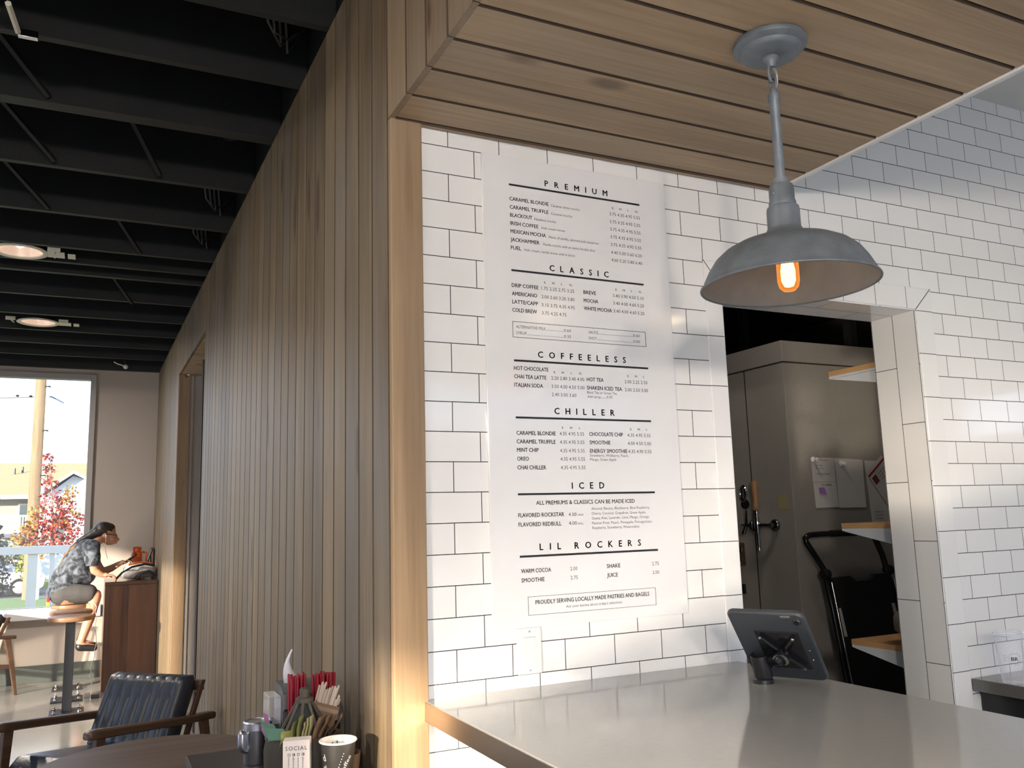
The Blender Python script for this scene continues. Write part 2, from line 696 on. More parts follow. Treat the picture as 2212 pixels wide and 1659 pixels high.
bull('trim_2', [(0.844, 0), (DX0, 0), (DX0, DZ), (0.844, 2.278)], TILE_V)
bull('trim_3', [(DX1, 0), (1.867, 0), (1.867, 2.278), (DX1, DZ)], TILE_V)
bull('trim_4', [(DX0 + 0.0006, DZ), (DX1 - 0.0006, DZ), (1.8664, 2.278), (0.8446, 2.278)], TILE_H)
b = MB()
b.prism([(DX1 + 0.0002, DZ + 0.0002), (DX1 + 0.0012, DZ), (1.8672, 2.2775), (1.8662, 2.2785)], -0.0052, 0.0, 'XZ')
b.prism([(0.844, 2.2785), (0.843, 2.2775), (DX0 - 0.001, DZ), (DX0, DZ + 0.0008)], -0.0052, 0.0, 'XZ')
struct('trim_5', b, [GROOVE])

# ------------------------------------------------------------------ pine siding wall, fascia and soffit
PITCH = 0.1385
OY0, OY1, OZ = 3.93, 5.80, 2.815                 # passage opening in the siding
b = MB()
g = MB()


def board(mb, y0, y1, z0a, z1a):
    """one vertical board from y0 to y1; top follows the wall head"""
    mb.new_rnd()
    e = 0.004
    th = 0.014
    ya, yb = y0 + e, y1 - e
    xa, xb = sidex(ya), sidex(yb)
    za, zb = (z1a, z1a) if z1a else (topz(ya), topz(yb))
    p = []
    for z_lo, which in ((z0a, 0), (None, 1)):
        for (x, y, top) in ((xa, ya, za), (xa + th, ya - 0.0, za), (xb + th, yb, zb), (xb, yb, zb)):
            p.append((x, y, z_lo if which == 0 else top))
    # eased edges: front face slightly narrower
    q = []
    for lo in (0, 1):
        for (x, y, top) in ((xa + 0.002, ya - 0.0005, za), (xa + th, ya - 0.0005, za), (xb + th, yb + 0.0005, zb), (xb + 0.002, yb + 0.0005, zb),
                            (xb, yb - 0.0015, zb), (xa, ya + 0.0015, za)):
            q.append((x, y, z0a if lo == 0 else top))
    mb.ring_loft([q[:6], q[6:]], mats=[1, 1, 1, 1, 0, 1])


y = -0.0035
first = True
while y < YF:
    y1 = y + PITCH * (1.0 if first else random.uniform(0.93, 1.07))
    if first:
        first = False
        y1 = 0.134
    y1 = min(y1, YF)
    if y < OY0 - 0.03 and y1 > OY0 - 0.06:
        y1 = OY0
    elif y < OY1 - 0.03 and y1 > OY1 - 0.06:
        y1 = OY1
    if y1 <= OY0 + 0.001 or y >= OY1 - 0.001:
        board(b, y, y1, 0.0, None)
    else:
        board(b, y, y1, OZ, None)
    y = y1
for y0, y1, z0 in ((0.0, OY0 - 0.002, 0.0), (OY0 - 0.002, OY1 + 0.002, OZ + 0.035), (OY1 + 0.002, YF, 0.0)):
    g.hexa([(sidex(y0) + 0.008, y0, z0), (-0.125, y0, z0), (-0.125, y1, z0), (sidex(y1) + 0.008, y1, z0),
            (sidex(y0) + 0.008, y0, topz(y0) - 0.01), (-0.125, y0, topz(y0) - 0.01), (-0.125, y1, topz(y1) - 0.01), (sidex(y1) + 0.008, y1, topz(y1) - 0.01)])
struct('wall_left', b, [PINE, EDGE_SHADE], smooth=None)
struct('trim_6', g, [GROOVE])

# end post facing the counter, beside the tile
b = MB()
b.new_rnd()
b.cbox((SX + 0.003, -0.020, 0.0), (-0.082, 0.02, 2.552), 0.003)
struct('trim_7', b, [PINE_T])
b = MB()
b.box((-0.125, 0.02, 0.0), (-0.082, 0.19, 3.1))
struct('trim_8', b, [WHITETRIM])

# fascia of the lowered soffit: same boards carried over the counter side
b = MB()
g = MB()
y = -0.0035
for k in range(15):
    y1 = y - PITCH * random.uniform(0.97, 1.03) if k else -0.158
    b.new_rnd()
    e = 0.003
    b.ring_loft([[(SX + 0.005, y - e + .0015, z), (SX + 0.016, y - e + .0015, z), (SX + 0.016, y1 + e - .0015, z), (SX + 0.005, y1 + e - .0015, z),
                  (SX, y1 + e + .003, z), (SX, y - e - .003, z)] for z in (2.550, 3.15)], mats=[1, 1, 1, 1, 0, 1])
    y = y1
YS = y                                            # front end of the soffit
g.box((SX + 0.009, YS, 2.556), (SX + 0.05, -0.004, 3.14))
struct('wall_front', b, [PINE_F, EDGE_SHADE])
struct('trim_9', g, [GROOVE])

SR = 1.152                                        # right end of the soffit
b = MB()
ys = [-0.0015, -0.026, -0.158, -0.294, -0.432, -0.570]
while ys[-1] > YS + 0.05:
    ys.append(max(YS, ys[-1] - 0.1385))
for k in range(len(ys) - 1):
    b.new_rnd()
    y0, y1 = ys[k], ys[k + 1]
    e = 0.0030
    zz = 2.550 if k else 2.546
    xs = SX + 0.0165
    b.ring_loft([[(x, y0 - e, zz + 0.0015), (x, y0 - e, zz + 0.0165), (x, y1 + e, zz + 0.0165), (x, y1 + e, zz + 0.004),
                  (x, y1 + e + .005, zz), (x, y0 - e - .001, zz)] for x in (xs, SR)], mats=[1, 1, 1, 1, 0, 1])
struct('ceiling_lower', b, [PINE_S, EDGE_SHADE])
struct('trim_10', MB().box((SX + 0.05, YS, 2.567), (SR, -0.001, 3.095)), [GROOVE])
struct('trim_11', MB().cbox((SR, YS, 2.543), (SR + 0.017, -0.001, 3.0995), 0.002), [WHITETRIM])

# ------------------------------------------------------------------ passage behind the siding opening
b = MB()
b.new_rnd()
b.cbox((sidex(OY1) + 0.002, OY1 - 0.022, 0.0), (-0.098, OY1 + 0.01, OZ), 0.003)
struct('trim_12', b, [PINE_T])
b = MB()
yy = OY0
while yy < OY1 - 0.03:
    b.new_rnd()
    y1 = min(yy + 0.137, OY1 - 0.023)
    b.box((sidex(yy) + 0.018, yy + 0.003, OZ), (0.9, y1 - 0.003, OZ + 0.016))
    yy = y1
struct('trim_13', b, [PINE_S])
b = MB()
b.box((-0.098, OY1, 0.0), (0.95, OY1 + 0.12, 3.0))
b.box((0.95, OY0 - 0.2, 0.0), (1.05, OY1 + 0.12, 3.0))
b.box((-0.125, OY0 - 0.12, 0.0), (0.95, OY0 - 0.004, 3.0))
struct('wall_passage', b, [BEIGE])
struct('trim_14', MB().box((-0.0975, OY1 - 0.012, 0.0), (-0.070, OY1 + 0.0, OZ)), [BEIGE])
struct('trim_15', MB().box((-0.12, OY0, OZ + 0.018), (0.95, OY1, OZ + 0.03)), [GROOVE])

# ------------------------------------------------------------------ far window wall
WX0, WX1, WZ0, WZ1 = -2.90, -0.862, 0.737, 3.150
b = MB()
b.box((XL, YF, 0), (WX0, YF + 0.14, 3.3))
b.box((WX1, YF, 0), (-0.12, YF + 0.14, 3.3))
b.box((WX0, YF, 0), (WX1, YF + 0.14, WZ0))
b.box((WX0, YF, WZ1), (WX1, YF + 0.14, 3.3))
struct('wall_far', b, [BEIGE])
wf = MB()
t = 0.048
for lo, hi in (((WX0, WZ0), (WX0 + t, WZ1)), ((WX1 - t + 0.02, WZ0), (WX1 + 0.03, WZ1 + 0.03)), ((WX0, WZ1 - 0.03), (WX1 - t + 0.02, WZ1 + 0.03))):
    wf.cbox((lo[0], YF - 0.03, lo[1]), (hi[0], YF + 0.09, hi[1]), 0.004)
win = struct('window_1', wf, [GREYFRAME])
struct('window_pane', MB().box((WX0 + 0.02, YF + 0.05, WZ0), (WX1 - 0.02, YF + 0.056, WZ1 - 0.02)), [GLASS], parent=win)
struct('sunlit_band_board', MB().cbox((WX0 - 0.05, YF - 0.05, 0.622), (WX1 + 0.165, YF + 0.06, WZ0), 0.004), [WHITETRIM], parent=win)  # white board standing in for the sunlit band of wall below the glass
struct('baseboard_far', MB().cbox((XL, YF - 0.018, 0), (-0.20, YF, 0.168), 0.004), [GREENBASE])

# ------------------------------------------------------------------ black exposed ceiling over the seating area
struct('ceiling', MB().box((XL - 0.12, -6.25, 3.56), (-0.10, YF + 0.1, 3.62)), [BLACKPAINT])
struct('wall_upper', MB().box((-0.150, -6.1, 3.15), (-0.10, YF, 3.56)), [BLACKPAINT])
for k, yj in enumerate((-5.85, -5.2, -4.55, -3.9, -3.25, -2.6, -1.95, -1.3, -0.66, -0.02, 0.632, 1.075, 1.613, 2.28, 2.957, 3.612, 3.962, 4.238, 4.922, 5.60, 6.243, 6.872, 7.515)):
    z0 = topz(yj) + 0.006
    w = 0.072 if k == 12 else 0.034
    b = MB()
    b.new_rnd()
    b.box((XL, yj - w / 2, z0), (-0.152, yj + w / 2, z0 + 0.285))
    if k == 17:
        b.box((XL, yj + w / 2 + 0.001, z0 + 0.008), (-0.152, yj + w / 2 + 0.036, z0 + 0.285))
    o = struct('ceiling_joist', b, [BLACKPAINT], smooth=None)
    tag(o, 'black joist', 'beam')
    del o['category'], o['label']
b = MB()
b.box((XL, YF - 0.075, 3.235), (-0.155, YF - 0.002, 3.56))
struct('ceiling_joist', b, [BLACKPAINT])
# diagonal bridging between joists
for (xa, ya, xb, yb) in ((-1.42, 1.16, -1.05, 1.56), (-1.48, 1.68, -1.05, 2.22), (-1.52, 2.35, -1.1, 2.9), (-0.95, 3.02, -0.62, 3.56), (-0.9, 1.68, -0.6, 2.22), (-0.95, 4.30, -0.62, 4.86)):
    struct('ceiling_brace', MB().tube([(xa, ya, 3.50), (xb, yb, 3.19)], 0.013, 4), [BLACKPAINT])

# ------------------------------------------------------------------ white ceiling over the kitchen side, its outer walls
struct('ceiling_kitchen', MB().box((-0.10, -6.25, 3.10), (4.92, WT, 3.16)), [WHITEPAINT])
b = MB()
b.box((4.8, -6.2, 0), (4.92, WT, 1.985))
b.box((4.8, -6.2, 2.26), (4.92, WT, 3.3))
b.box((4.8, -1.45, 1.985), (4.92, WT, 2.26))
b.box((4.8, -6.2, 1.985), (4.92, -2.12, 2.26))
struct('wall_east', b, [WHITEPAINT])
# street wall of the seating area: solid piers, heads and glazing
b = MB()
HZ = 2.655
for y0, y1 in ((-4.56, 0.95), (2.30, 2.95), (5.60, YF + 0.1)):
    b.box((XL - 0.12, y0, 0), (XL, y1, 3.6))
for y0, y1 in ((-9.0, -4.56), (0.95, 2.30), (2.95, 5.60)):
    b.box((XL - 0.12, y0, HZ), (XL, y1, 3.6))
    b.box((XL - 0.12, y0, 0), (XL, y1, 0.12))
struct('wall_street', b, [BEIGE])
# header of the open shop front behind the camera
b = MB()
b.box((XL, -6.25, 2.95), (4.92, -6.1, 3.7))
for x in (-3.2, -0.6, 2.0):
    b.box((x - 0.04, -6.22, 0), (x + 0.04, -6.12, 2.95))
struct('wall_rear', b, [GREYFRAME])

# ------------------------------------------------------------------ more finishes
QUARTZ = pbr('grey_quartz', (0.30, 0.298, 0.288), 0.10, var=0.05, scale=60, coat=0.0, spec=0.5)
STEEL = pbr('brushed_metal_edge', (0.50, 0.44, 0.38), 0.28, 1.0, var=0.10, scale=6, stretch=(1, 0.1, 8))
CHROME = pbr('chrome', (0.62, 0.62, 0.63), 0.12, 1.0, var=0.05)
DARKCHROME = pbr('dark_chrome', (0.25, 0.25, 0.26), 0.18, 1.0, var=0.1)
BLACK = pbr('black_plastic', (0.012, 0.012, 0.014), 0.35, var=0.2)
BLACKGLOSS = pbr('black_gloss', (0.010, 0.010, 0.012), 0.15, var=0.2)
NAVYCASE = pbr('dark_slate_case', (0.030, 0.036, 0.046), 0.48, var=0.15, scale=30, bump=0.1, bscale=400)
WHITE = pbr('white_plastic', (0.75, 0.75, 0.74), 0.35, var=0.02)
PAPER = pbr('white_paper', (0.72, 0.72, 0.72), 0.8, var=0.03)
INK = pbr('black_ink', (0.010, 0.010, 0.011), 0.5, var=0.1)
INKGREY = pbr('grey_ink', (0.045, 0.045, 0.048), 0.6, var=0.1)
BOARDW = pbr('menu_board_gloss_white', (0.74, 0.745, 0.755), 0.13, var=0.015, spec=0.5)
GALV = pbr('galvanised_steel', (0.165, 0.190, 0.220), 0.5, 0.35, var=0.42, scale=26, bump=0.12, bscale=120)
GALV_IN = pbr('galvanised_shade_lining', (0.27, 0.25, 0.235), 0.55, 0.25, var=0.18, scale=30, bump=0.1)

# ------------------------------------------------------------------ service counter: top and base are two things
CX0, CX1, CZ, CYF = -0.093, 0.876, 1.074, -1.72
ct = thing('service_countertop', 'glossy pale grey countertop reaching out from the tiled wall, with metal edge', 'countertop', (0.4, -0.8, CZ))
obj('slab', MB().cbox((CX0 + 0.004, CYF + 0.004, CZ - 0.034), (CX1, -0.001, CZ), 0.0015), QUARTZ, ct)
b = MB()
b.cbox((CX0, CYF, CZ - 0.046), (CX0 + 0.0036, -0.001, CZ - 0.0012), 0.0008)
b.cbox((CX0, CYF, CZ - 0.046), (CX1, CYF + 0.0036, CZ - 0.0012), 0.0008)
obj('metal_edge', b, STEEL, ct)
cb = thing('service_counter_base', 'white panelled base under the pale service countertop', 'counter', (0.4, -0.8, 0))
obj('body', MB().cbox((0.06, CYF + 0.12, 0.0), (CX1 - 0.05, -0.002, CZ - 0.036), 0.003), WHITE, cb)
obj('kickboard', MB().box((0.08, CYF + 0.14, 0.0), (CX1 - 0.04, -0.01, 0.10)), BLACK, cb)

# ------------------------------------------------------------------ back counter right of the doorway
bc = thing('back_countertop', 'dark grey countertop at the right edge, against the tiles', 'countertop', (2.9, -0.2, 0.93))
obj('slab', MB().cbox((1.865, -0.62, 0.885), (4.6, -0.006, 0.925), 0.003), pbr('dark_grey_counter', (0.115, 0.112, 0.108), 0.15, var=0.1, scale=40, spec=0.6), bc)
bk = thing('back_counter_cabinet', 'black cabinet under the dark grey countertop at the right edge', 'cabinet', (2.9, -0.2, 0))
obj('body', MB().cbox((1.905, -0.58, 0.0), (4.6, -0.006, 0.884), 0.004), BLACK, bk)
b = MB()
for x in (2.0, 2.6, 3.2, 3.8):
    b.cbox((x, -0.597, 0.10), (x + 0.57, -0.581, 0.86), 0.003)
obj('door', b, BLACKGLOSS, bk)

# ------------------------------------------------------------------ menu board
mbd = thing('menu_board', 'tall white menu board with black lettering, on the white tiles', 'menu board', (0.4, -0.004, 1.86))
MX0, MX1, MZ0, MZ1 = 0.097, 0.7085, 1.2215, 2.5035
obj('panel', MB().cbox((MX0, -0.0075, MZ0), (MX1, -0.0008, MZ1), 0.001), BOARDW, mbd)
TX = [
    ('PREMIUM', 0.2923, 2.4337, 0.2092, 't'),
    ('CARAMEL BLONDIE', 0.1789, 2.3756, 0.1233, 'b'),
    ('Caramel white mocha', 0.3094, 2.3748, 0.0940, 'd'),
    ('CARAMEL TRUFFLE', 0.1788, 2.3515, 0.1217, 'b'),
    ('Caramel mocha', 0.3092, 2.3509, 0.0686, 'd'),
    ('BLACKOUT', 0.1792, 2.3282, 0.0689, 'b'),
    ('Hazelnut mocha', 0.2551, 2.3275, 0.0690, 'd'),
    ('IRISH COFFEE', 0.1791, 2.3044, 0.0875, 'b'),
    ('Irish cream breve', 0.2769, 2.3045, 0.0757, 'd'),
    ('MEXICAN MOCHA', 0.1791, 2.2812, 0.1108, 'b'),
    ('Hints of vanilla, almond and cinnamon', 0.2992, 2.2803, 0.1643, 'd'),
    ('JACKHAMMER', 0.1787, 2.2574, 0.0897, 'b'),
    ('Vanilla mocha with an extra double shot', 0.2794, 2.2570, 0.1708, 'd'),
    ('FUEL', 0.1786, 2.2340, 0.0320, 'b'),
    ('Irish cream, vanilla breve with 6 shots', 0.2203, 2.2340, 0.1614, 'd'),
    ('S', 0.5149, 2.3960, 0.0058, 's'),
    ('M', 0.5415, 2.3959, 0.0071, 's'),
    ('L', 0.5703, 2.3963, 0.0040, 's'),
    ('XL', 0.5965, 2.3960, 0.0108, 's'),
    ('3.75 4.35 4.95 5.55', 0.5061, 2.3756, 0.1072, 'p'),
    ('3.75 4.35 4.95 5.55', 0.5059, 2.3519, 0.1071, 'p'),
    ('3.75 4.35 4.95 5.55', 0.5058, 2.3286, 0.1069, 'p'),
    ('3.75 4.35 4.95 5.55', 0.5057, 2.3054, 0.1072, 'p'),
    ('3.75 4.35 4.95 5.55', 0.5056, 2.2819, 0.1074, 'p'),
    ('4.40 5.00 5.60 6.20', 0.5051, 2.2578, 0.1077, 'p'),
    ('4.60 5.20 5.80 6.40', 0.5050, 2.2347, 0.1076, 'p'),
    ('CLASSIC', 0.2982, 2.1850, 0.1945, 't'),
    ('S', 0.2782, 2.1460, 0.0056, 's'),
    ('M', 0.3048, 2.1463, 0.0068, 's'),
    ('L', 0.3327, 2.1467, 0.0043, 's'),
    ('XL', 0.3587, 2.1466, 0.0106, 's'),
    ('DRIP COFFEE', 0.1780, 2.1272, 0.0824, 'b'),
    ('1.75 2.25 2.75 3.25', 0.2698, 2.1275, 0.1048, 'p'),
    ('AMERICANO', 0.1779, 2.1036, 0.0773, 'b'),
    ('2.00 2.60 3.20 3.80', 0.2692, 2.1032, 0.1054, 'p'),
    ('LATTE/CAPP', 0.1779, 2.0807, 0.0793, 'b'),
    ('3.15 3.75 4.35 4.95', 0.2690, 2.0796, 0.1052, 'p'),
    ('COLD BREW', 0.1778, 2.0576, 0.0754, 'b'),
    ('3.75 4.25 4.75', 0.2688, 2.0568, 0.0776, 'p'),
    ('S', 0.5128, 2.1471, 0.0058, 's'),
    ('M', 0.5394, 2.1476, 0.0074, 's'),
    ('L', 0.5678, 2.1482, 0.0043, 's'),
    ('XL', 0.5945, 2.1483, 0.0107, 's'),
    ('BREVE', 0.4054, 2.1280, 0.0416, 'b'),
    ('3.40 3.90 4.50 5.10', 0.5040, 2.1273, 0.1073, 'p'),
    ('MOCHA', 0.4050, 2.1038, 0.0483, 'b'),
    ('3.40 4.00 4.60 5.20', 0.5039, 2.1047, 0.1072, 'p'),
    ('WHITE MOCHA', 0.4046, 2.0809, 0.0938, 'b'),
    ('3.40 4.00 4.60 5.20', 0.5042, 2.0815, 0.1067, 'p'),
    ('ALTERNATIVE MILK', 0.1874, 2.0126, 0.0915, 'm'),
    ('0.60', 0.3367, 2.0125, 0.0225, 'm'),
    ('SYRUP', 0.1872, 1.9955, 0.0320, 'm'),
    ('0.35', 0.3366, 1.9956, 0.0221, 'm'),
    ('SAUCE', 0.4166, 2.0132, 0.0313, 'm'),
    ('0.60', 0.5677, 2.0137, 0.0229, 'm'),
    ('SHOT', 0.4165, 1.9960, 0.0260, 'm'),
    ('0.60', 0.5674, 1.9966, 0.0229, 'm'),
    ('COFFEELESS', 0.2522, 1.9347, 0.2852, 't'),
    ('HOT CHOCOLATE', 0.1773, 1.8967, 0.1053, 'b'),
    ('CHAI TEA LATTE', 0.1775, 1.8739, 0.0976, 'b'),
    ('ITALIAN SODA', 0.1774, 1.8508, 0.0867, 'b'),
    ('S', 0.2984, 1.8928, 0.0053, 's'),
    ('M', 0.3244, 1.8928, 0.0067, 's'),
    ('L', 0.3531, 1.8933, 0.0037, 's'),
    ('XL', 0.3784, 1.8934, 0.0103, 's'),
    ('2.20 2.80 3.40 4.00', 0.2907, 1.8750, 0.1050, 'p'),
    ('3.50 4.00 4.50 5.00', 0.2907, 1.8517, 0.1048, 'p'),
    ('2.40 3.00 3.60', 0.2908, 1.8291, 0.0774, 'p'),
    ('HOT TEA', 0.4040, 1.8759, 0.0551, 'b'),
    ('SHAKEN ICED TEA', 0.4035, 1.8521, 0.1165, 'b'),
    ('Black Tea or Green Tea', 0.4033, 1.8407, 0.0981, 'd'),
    ('Add syrup', 0.4038, 1.8287, 0.0430, 'd'),
    ('0.35', 0.4672, 1.8295, 0.0191, 'd'),
    ('S', 0.5397, 1.8934, 0.0054, 's'),
    ('M', 0.5663, 1.8937, 0.0070, 's'),
    ('L', 0.5950, 1.8941, 0.0045, 's'),
    ('2.00 2.25 2.50', 0.5300, 1.8753, 0.0787, 'p'),
    ('2.00 2.50 3.00', 0.5297, 1.8520, 0.0793, 'p'),
    ('CHILLER', 0.2971, 1.7801, 0.1935, 't'),
    ('S', 0.3176, 1.7398, 0.0050, 's'),
    ('M', 0.3439, 1.7397, 0.0067, 's'),
    ('L', 0.3722, 1.7397, 0.0041, 's'),
    ('CARAMEL BLONDIE', 0.1792, 1.7211, 0.1187, 'b'),
    ('CARAMEL TRUFFLE', 0.1791, 1.6982, 0.1179, 'b'),
    ('MINT CHIP', 0.1793, 1.6757, 0.0651, 'b'),
    ('OREO', 0.1791, 1.6523, 0.0347, 'b'),
    ('CHAI CHILLER', 0.1790, 1.6291, 0.0862, 'b'),
    ('4.35 4.95 5.55', 0.3102, 1.7216, 0.0775, 'p'),
    ('4.35 4.95 5.55', 0.3102, 1.6987, 0.0774, 'p'),
    ('4.35 4.95 5.55', 0.3098, 1.6753, 0.0776, 'p'),
    ('4.35 4.95 5.55', 0.3102, 1.6525, 0.0775, 'p'),
    ('4.35 4.95 5.55', 0.3102, 1.6293, 0.0777, 'p'),
    ('S', 0.5400, 1.7396, 0.0054, 's'),
    ('M', 0.5664, 1.7398, 0.0073, 's'),
    ('L', 0.5953, 1.7401, 0.0044, 's'),
    ('CHOCOLATE CHIP', 0.4047, 1.7217, 0.1107, 'b'),
    ('SMOOTHIE', 0.4046, 1.6984, 0.0678, 'b'),
    ('ENERGY SMOOTHIE', 0.4048, 1.6749, 0.1222, 'b'),
    ('4.35 4.95 5.55', 0.5307, 1.7210, 0.0788, 'p'),
    ('4.00 4.50 5.00', 0.5304, 1.6978, 0.0794, 'p'),
    ('4.35 4.95 5.55', 0.5308, 1.6749, 0.0790, 'p'),
    ('Strawberry, Wildberry, Peach,', 0.4035, 1.6640, 0.1274, 'd'),
    ('Mango, Green Apple', 0.4037, 1.6529, 0.0859, 'd'),
    ('ICED', 0.3428, 1.5765, 0.1028, 't'),
    ('ALL PREMIUMS & CLASSICS CAN BE MADE ICED', 0.2315, 1.5353, 0.3127, 'b'),
    ('FLAVORED ROCKSTAR', 0.1776, 1.5036, 0.1373, 'b'),
    ('4.00', 0.3287, 1.5030, 0.0248, 'p'),
    ('LARGE', 0.3563, 1.5033, 0.0190, 'x'),
    ('FLAVORED REDBULL', 0.1775, 1.4794, 0.1280, 'b'),
    ('4.00', 0.3289, 1.4797, 0.0247, 'p'),
    ('SMALL', 0.3560, 1.4800, 0.0189, 'x'),
    ('Almond, Banana, Blackberry, Blue Raspberry,', 0.4012, 1.5182, 0.1928, 'd'),
    ('Cherry, Coconut, Grapefruit, Green Apple,', 0.4014, 1.5050, 0.1787, 'd'),
    ('Guava, Kiwi, Lavender, Lime, Mango, Orange,', 0.4016, 1.4922, 0.1890, 'd'),
    ('Passion Fruit, Peach, Pineapple, Pomegranate,', 0.4017, 1.4790, 0.1981, 'd'),
    ('Raspberry, Strawberry, Watermelon', 0.4023, 1.4662, 0.1528, 'd'),
    ('LIL', 0.2378, 1.4168, 0.0639, 't'),
    ('ROCKERS', 0.3443, 1.4162, 0.2133, 't'),
    ('WARM COCOA', 0.1810, 1.3598, 0.0883, 'b'),
    ('2.00', 0.3275, 1.3595, 0.0222, 'p'),
    ('SMOOTHIE', 0.1810, 1.3363, 0.0679, 'b'),
    ('2.75', 0.3276, 1.3360, 0.0226, 'p'),
    ('SHAKE', 0.4427, 1.3602, 0.0432, 'b'),
    ('2.75', 0.5917, 1.3602, 0.0231, 'p'),
    ('JUICE', 0.4422, 1.3359, 0.0348, 'b'),
    ('2.00', 0.5919, 1.3362, 0.0227, 'p'),
    ('PROUDLY SERVING LOCALLY MADE PASTRIES AND BAGELS', 0.2201, 1.2786, 0.3564, 'b'),
    ("Ask your barista about today's selections", 0.3107, 1.2639, 0.1756, 'd'),
]
CAPS = {'t': 0.0178, 'b': 0.0111, 'p': 0.0100, 'd': 0.0076, 's': 0.0063, 'm': 0.0086, 'x': 0.0055}
WTS = {'t': 0.040, 'b': 0.028, 'p': 0.004, 'd': 0.006, 's': 0.022, 'm': 0.004, 'x': 0.0}
FY = -0.0079
SECT = {'heading_text': 't', 'item_text': 'bs', 'price_text': 'pm', 'description_text': 'dx'}
for nm, cls in SECT.items():
    its = [(s, frame((x, FY, z), (1, 0, 0), (0, 0, 1)), w, CAPS[c], WTS[c], c == 't', 0) for s, x, z, w, c in TX if c in cls]
    obj(nm, text_mesh(its), INK if cls in ('t', 'bs') else INKGREY, mbd)
b = MB()
for z in (2.4219, 2.1746, 1.9226, 1.7676, 1.5636, 1.4022):
    b.box((0.1784, -0.0082, z - 0.0027), (0.6140, -0.0074, z + 0.0027))
obj('rule_lines', b, INK, mbd)
b = MB()
for x0, x1, z0, z1, t in ((0.177, 0.6112, 1.9865, 2.0308, 0.0011), (0.1985, 0.5988, 1.2517, 1.2992, 0.0009)):
    b.box((x0, -0.0082, z0), (x1, -0.0074, z0 + t))
    b.box((x0, -0.0082, z1 - t), (x1, -0.0074, z1))
    b.box((x0, -0.0082, z0), (x0 + t, -0.0074, z1))
    b.box((x1 - t, -0.0082, z0), (x1, -0.0074, z1))
obj('outline_box', b, INK, mbd)
b = MB()
for x0, x1, z in ((0.2795, 0.3360, 2.0127), (0.220, 0.3360, 1.9956), (0.449, 0.567, 2.0135), (0.443, 0.567, 1.9963), (0.4475, 0.4665, 1.829)):
    x = x0
    while x < x1:
        b.box((x, -0.0081, z), (x + 0.0009, -0.0074, z + 0.0009))
        x += 0.0021
obj('leader_dots', b, INKGREY, mbd)

# ------------------------------------------------------------------ light switch
sw = thing('light_switch', 'white rocker light switch on the tiles under the menu board', 'light switch', (0.1995, 0, 1.164))
obj('plate', MB().cbox((0.1645, -0.0075, 1.106), (0.2345, -0.0008, 1.2215), 0.003), WHITE, sw)
b = MB()
b.prism([(-0.0076, 1.130), (-0.0105, 1.131), (-0.0080, 1.164), (-0.0125, 1.197), (-0.0076, 1.198)], 0.183, 0.216, 'YZ')
obj('rocker', b, WHITE, sw)
b = MB()
for z in (1.212, 1.1155):
    b.cyl((0.1995, -0.0085, z), (0.1995, -0.007, z), 0.0028, seg=12)
obj('screw', b, CHROME, sw)

# ------------------------------------------------------------------ pendant lamp
PX, PY = 0.506, -0.697
pl = thing('pendant_lamp', 'galvanised metal barn-shade pendant lamp with glowing amber bulb, hung from the pine soffit', 'lamp', (PX, PY, 2.55))
c0 = (PX, PY, 0)
obj('canopy', MB().lathe([(0.079, 2.549), (0.082, 2.543), (0.081, 2.536), (0.075, 2.531), (0.069, 2.528), (0.066, 2.521), (0.060, 2.516), (0.02, 2.512), (0.0, 2.512)], c0, 48), GALV, pl, 35)
b = MB()
b.lathe([(0.017, 2.513), (0.018, 2.508), (0.014, 2.504), (0.011, 2.498), (0.009, 2.488)], c0, 20)
lk = [(PX + 0.0105 * cos(a), PY, 2.474 + 0.019 * sin(a)) for a in [2 * pi * k / 20 for k in range(21)]]
b.tube(lk, 0.0032, 8, caps=False)
obj('ceiling_loop', b, GALV, pl, 40)
b = MB()
lk = [(PX + 0.001, PY + 0.009 * cos(a), 2.452 + 0.019 * sin(a)) for a in [2 * pi * k / 20 for k in range(21)]]
b.tube(lk, 0.003, 8, caps=False)
obj('chain_link', b, GALV, pl, 40)
obj('power_cord', MB().tube([(PX + 0.006, PY + 0.004, 2.505), (PX + 0.013, PY, 2.48), (PX + 0.010, PY - 0.004, 2.455), (PX + 0.004, PY - 0.002, 2.432)], 0.0024, 8), clear_mat('clear_cord', (0.95, 0.93, 0.9), 0.45), pl, 60)
b = MB()
b.lathe([(0.006, 2.440), (0.0085, 2.436), (0.0085, 2.425), (0.013, 2.423), (0.0135, 2.408), (0.011, 2.404), (0.011, 2.216)], c0, 20)
obj('stem', b, GALV, pl, 40)
b = MB()
b.lathe([(0.0165, 2.224), (0.0165, 2.211), (0.024, 2.209), (0.0268, 2.203), (0.0270, 2.174), (0.0292, 2.168), (0.0285, 2.160), (0.0340, 2.157), (0.0352, 2.150), (0.0352, 2.112), (0.037, 2.106)], c0, 40)
b.ball((PX - 0.028, PY - 0.004, 2.185), 0.003, 8)
obj('socket_housing', b, GALV, pl, 35)
prof = [(0.037, 2.108), (0.041, 2.099), (0.052, 2.092), (0.064, 2.088), (0.085, 2.082), (0.110, 2.073), (0.134, 2.060), (0.153, 2.043), (0.168, 2.020), (0.179, 1.998), (0.1845, 1.986), (0.1865, 1.984), (0.1868, 1.981)]
obj('shade', MB().lathe(prof, c0, 72, cap0=False, cap1=False), GALV, pl, 50)
inn = [(r - 0.0018, z - 0.0012) for r, z in prof[:-2]] + [(0.1855, 1.981)]
obj('shade_lining', MB().lathe(inn, c0, 72, cap0=False, cap1=False), GALV_IN, pl, 50)
b = MB()
b.tube([(PX + 0.1862 * cos(2 * pi * k / 72), PY + 0.1862 * sin(2 * pi * k / 72), 1.982) for k in range(73)], 0.0024, 8, caps=False)
obj('rolled_rim', b, GALV, pl, 50)
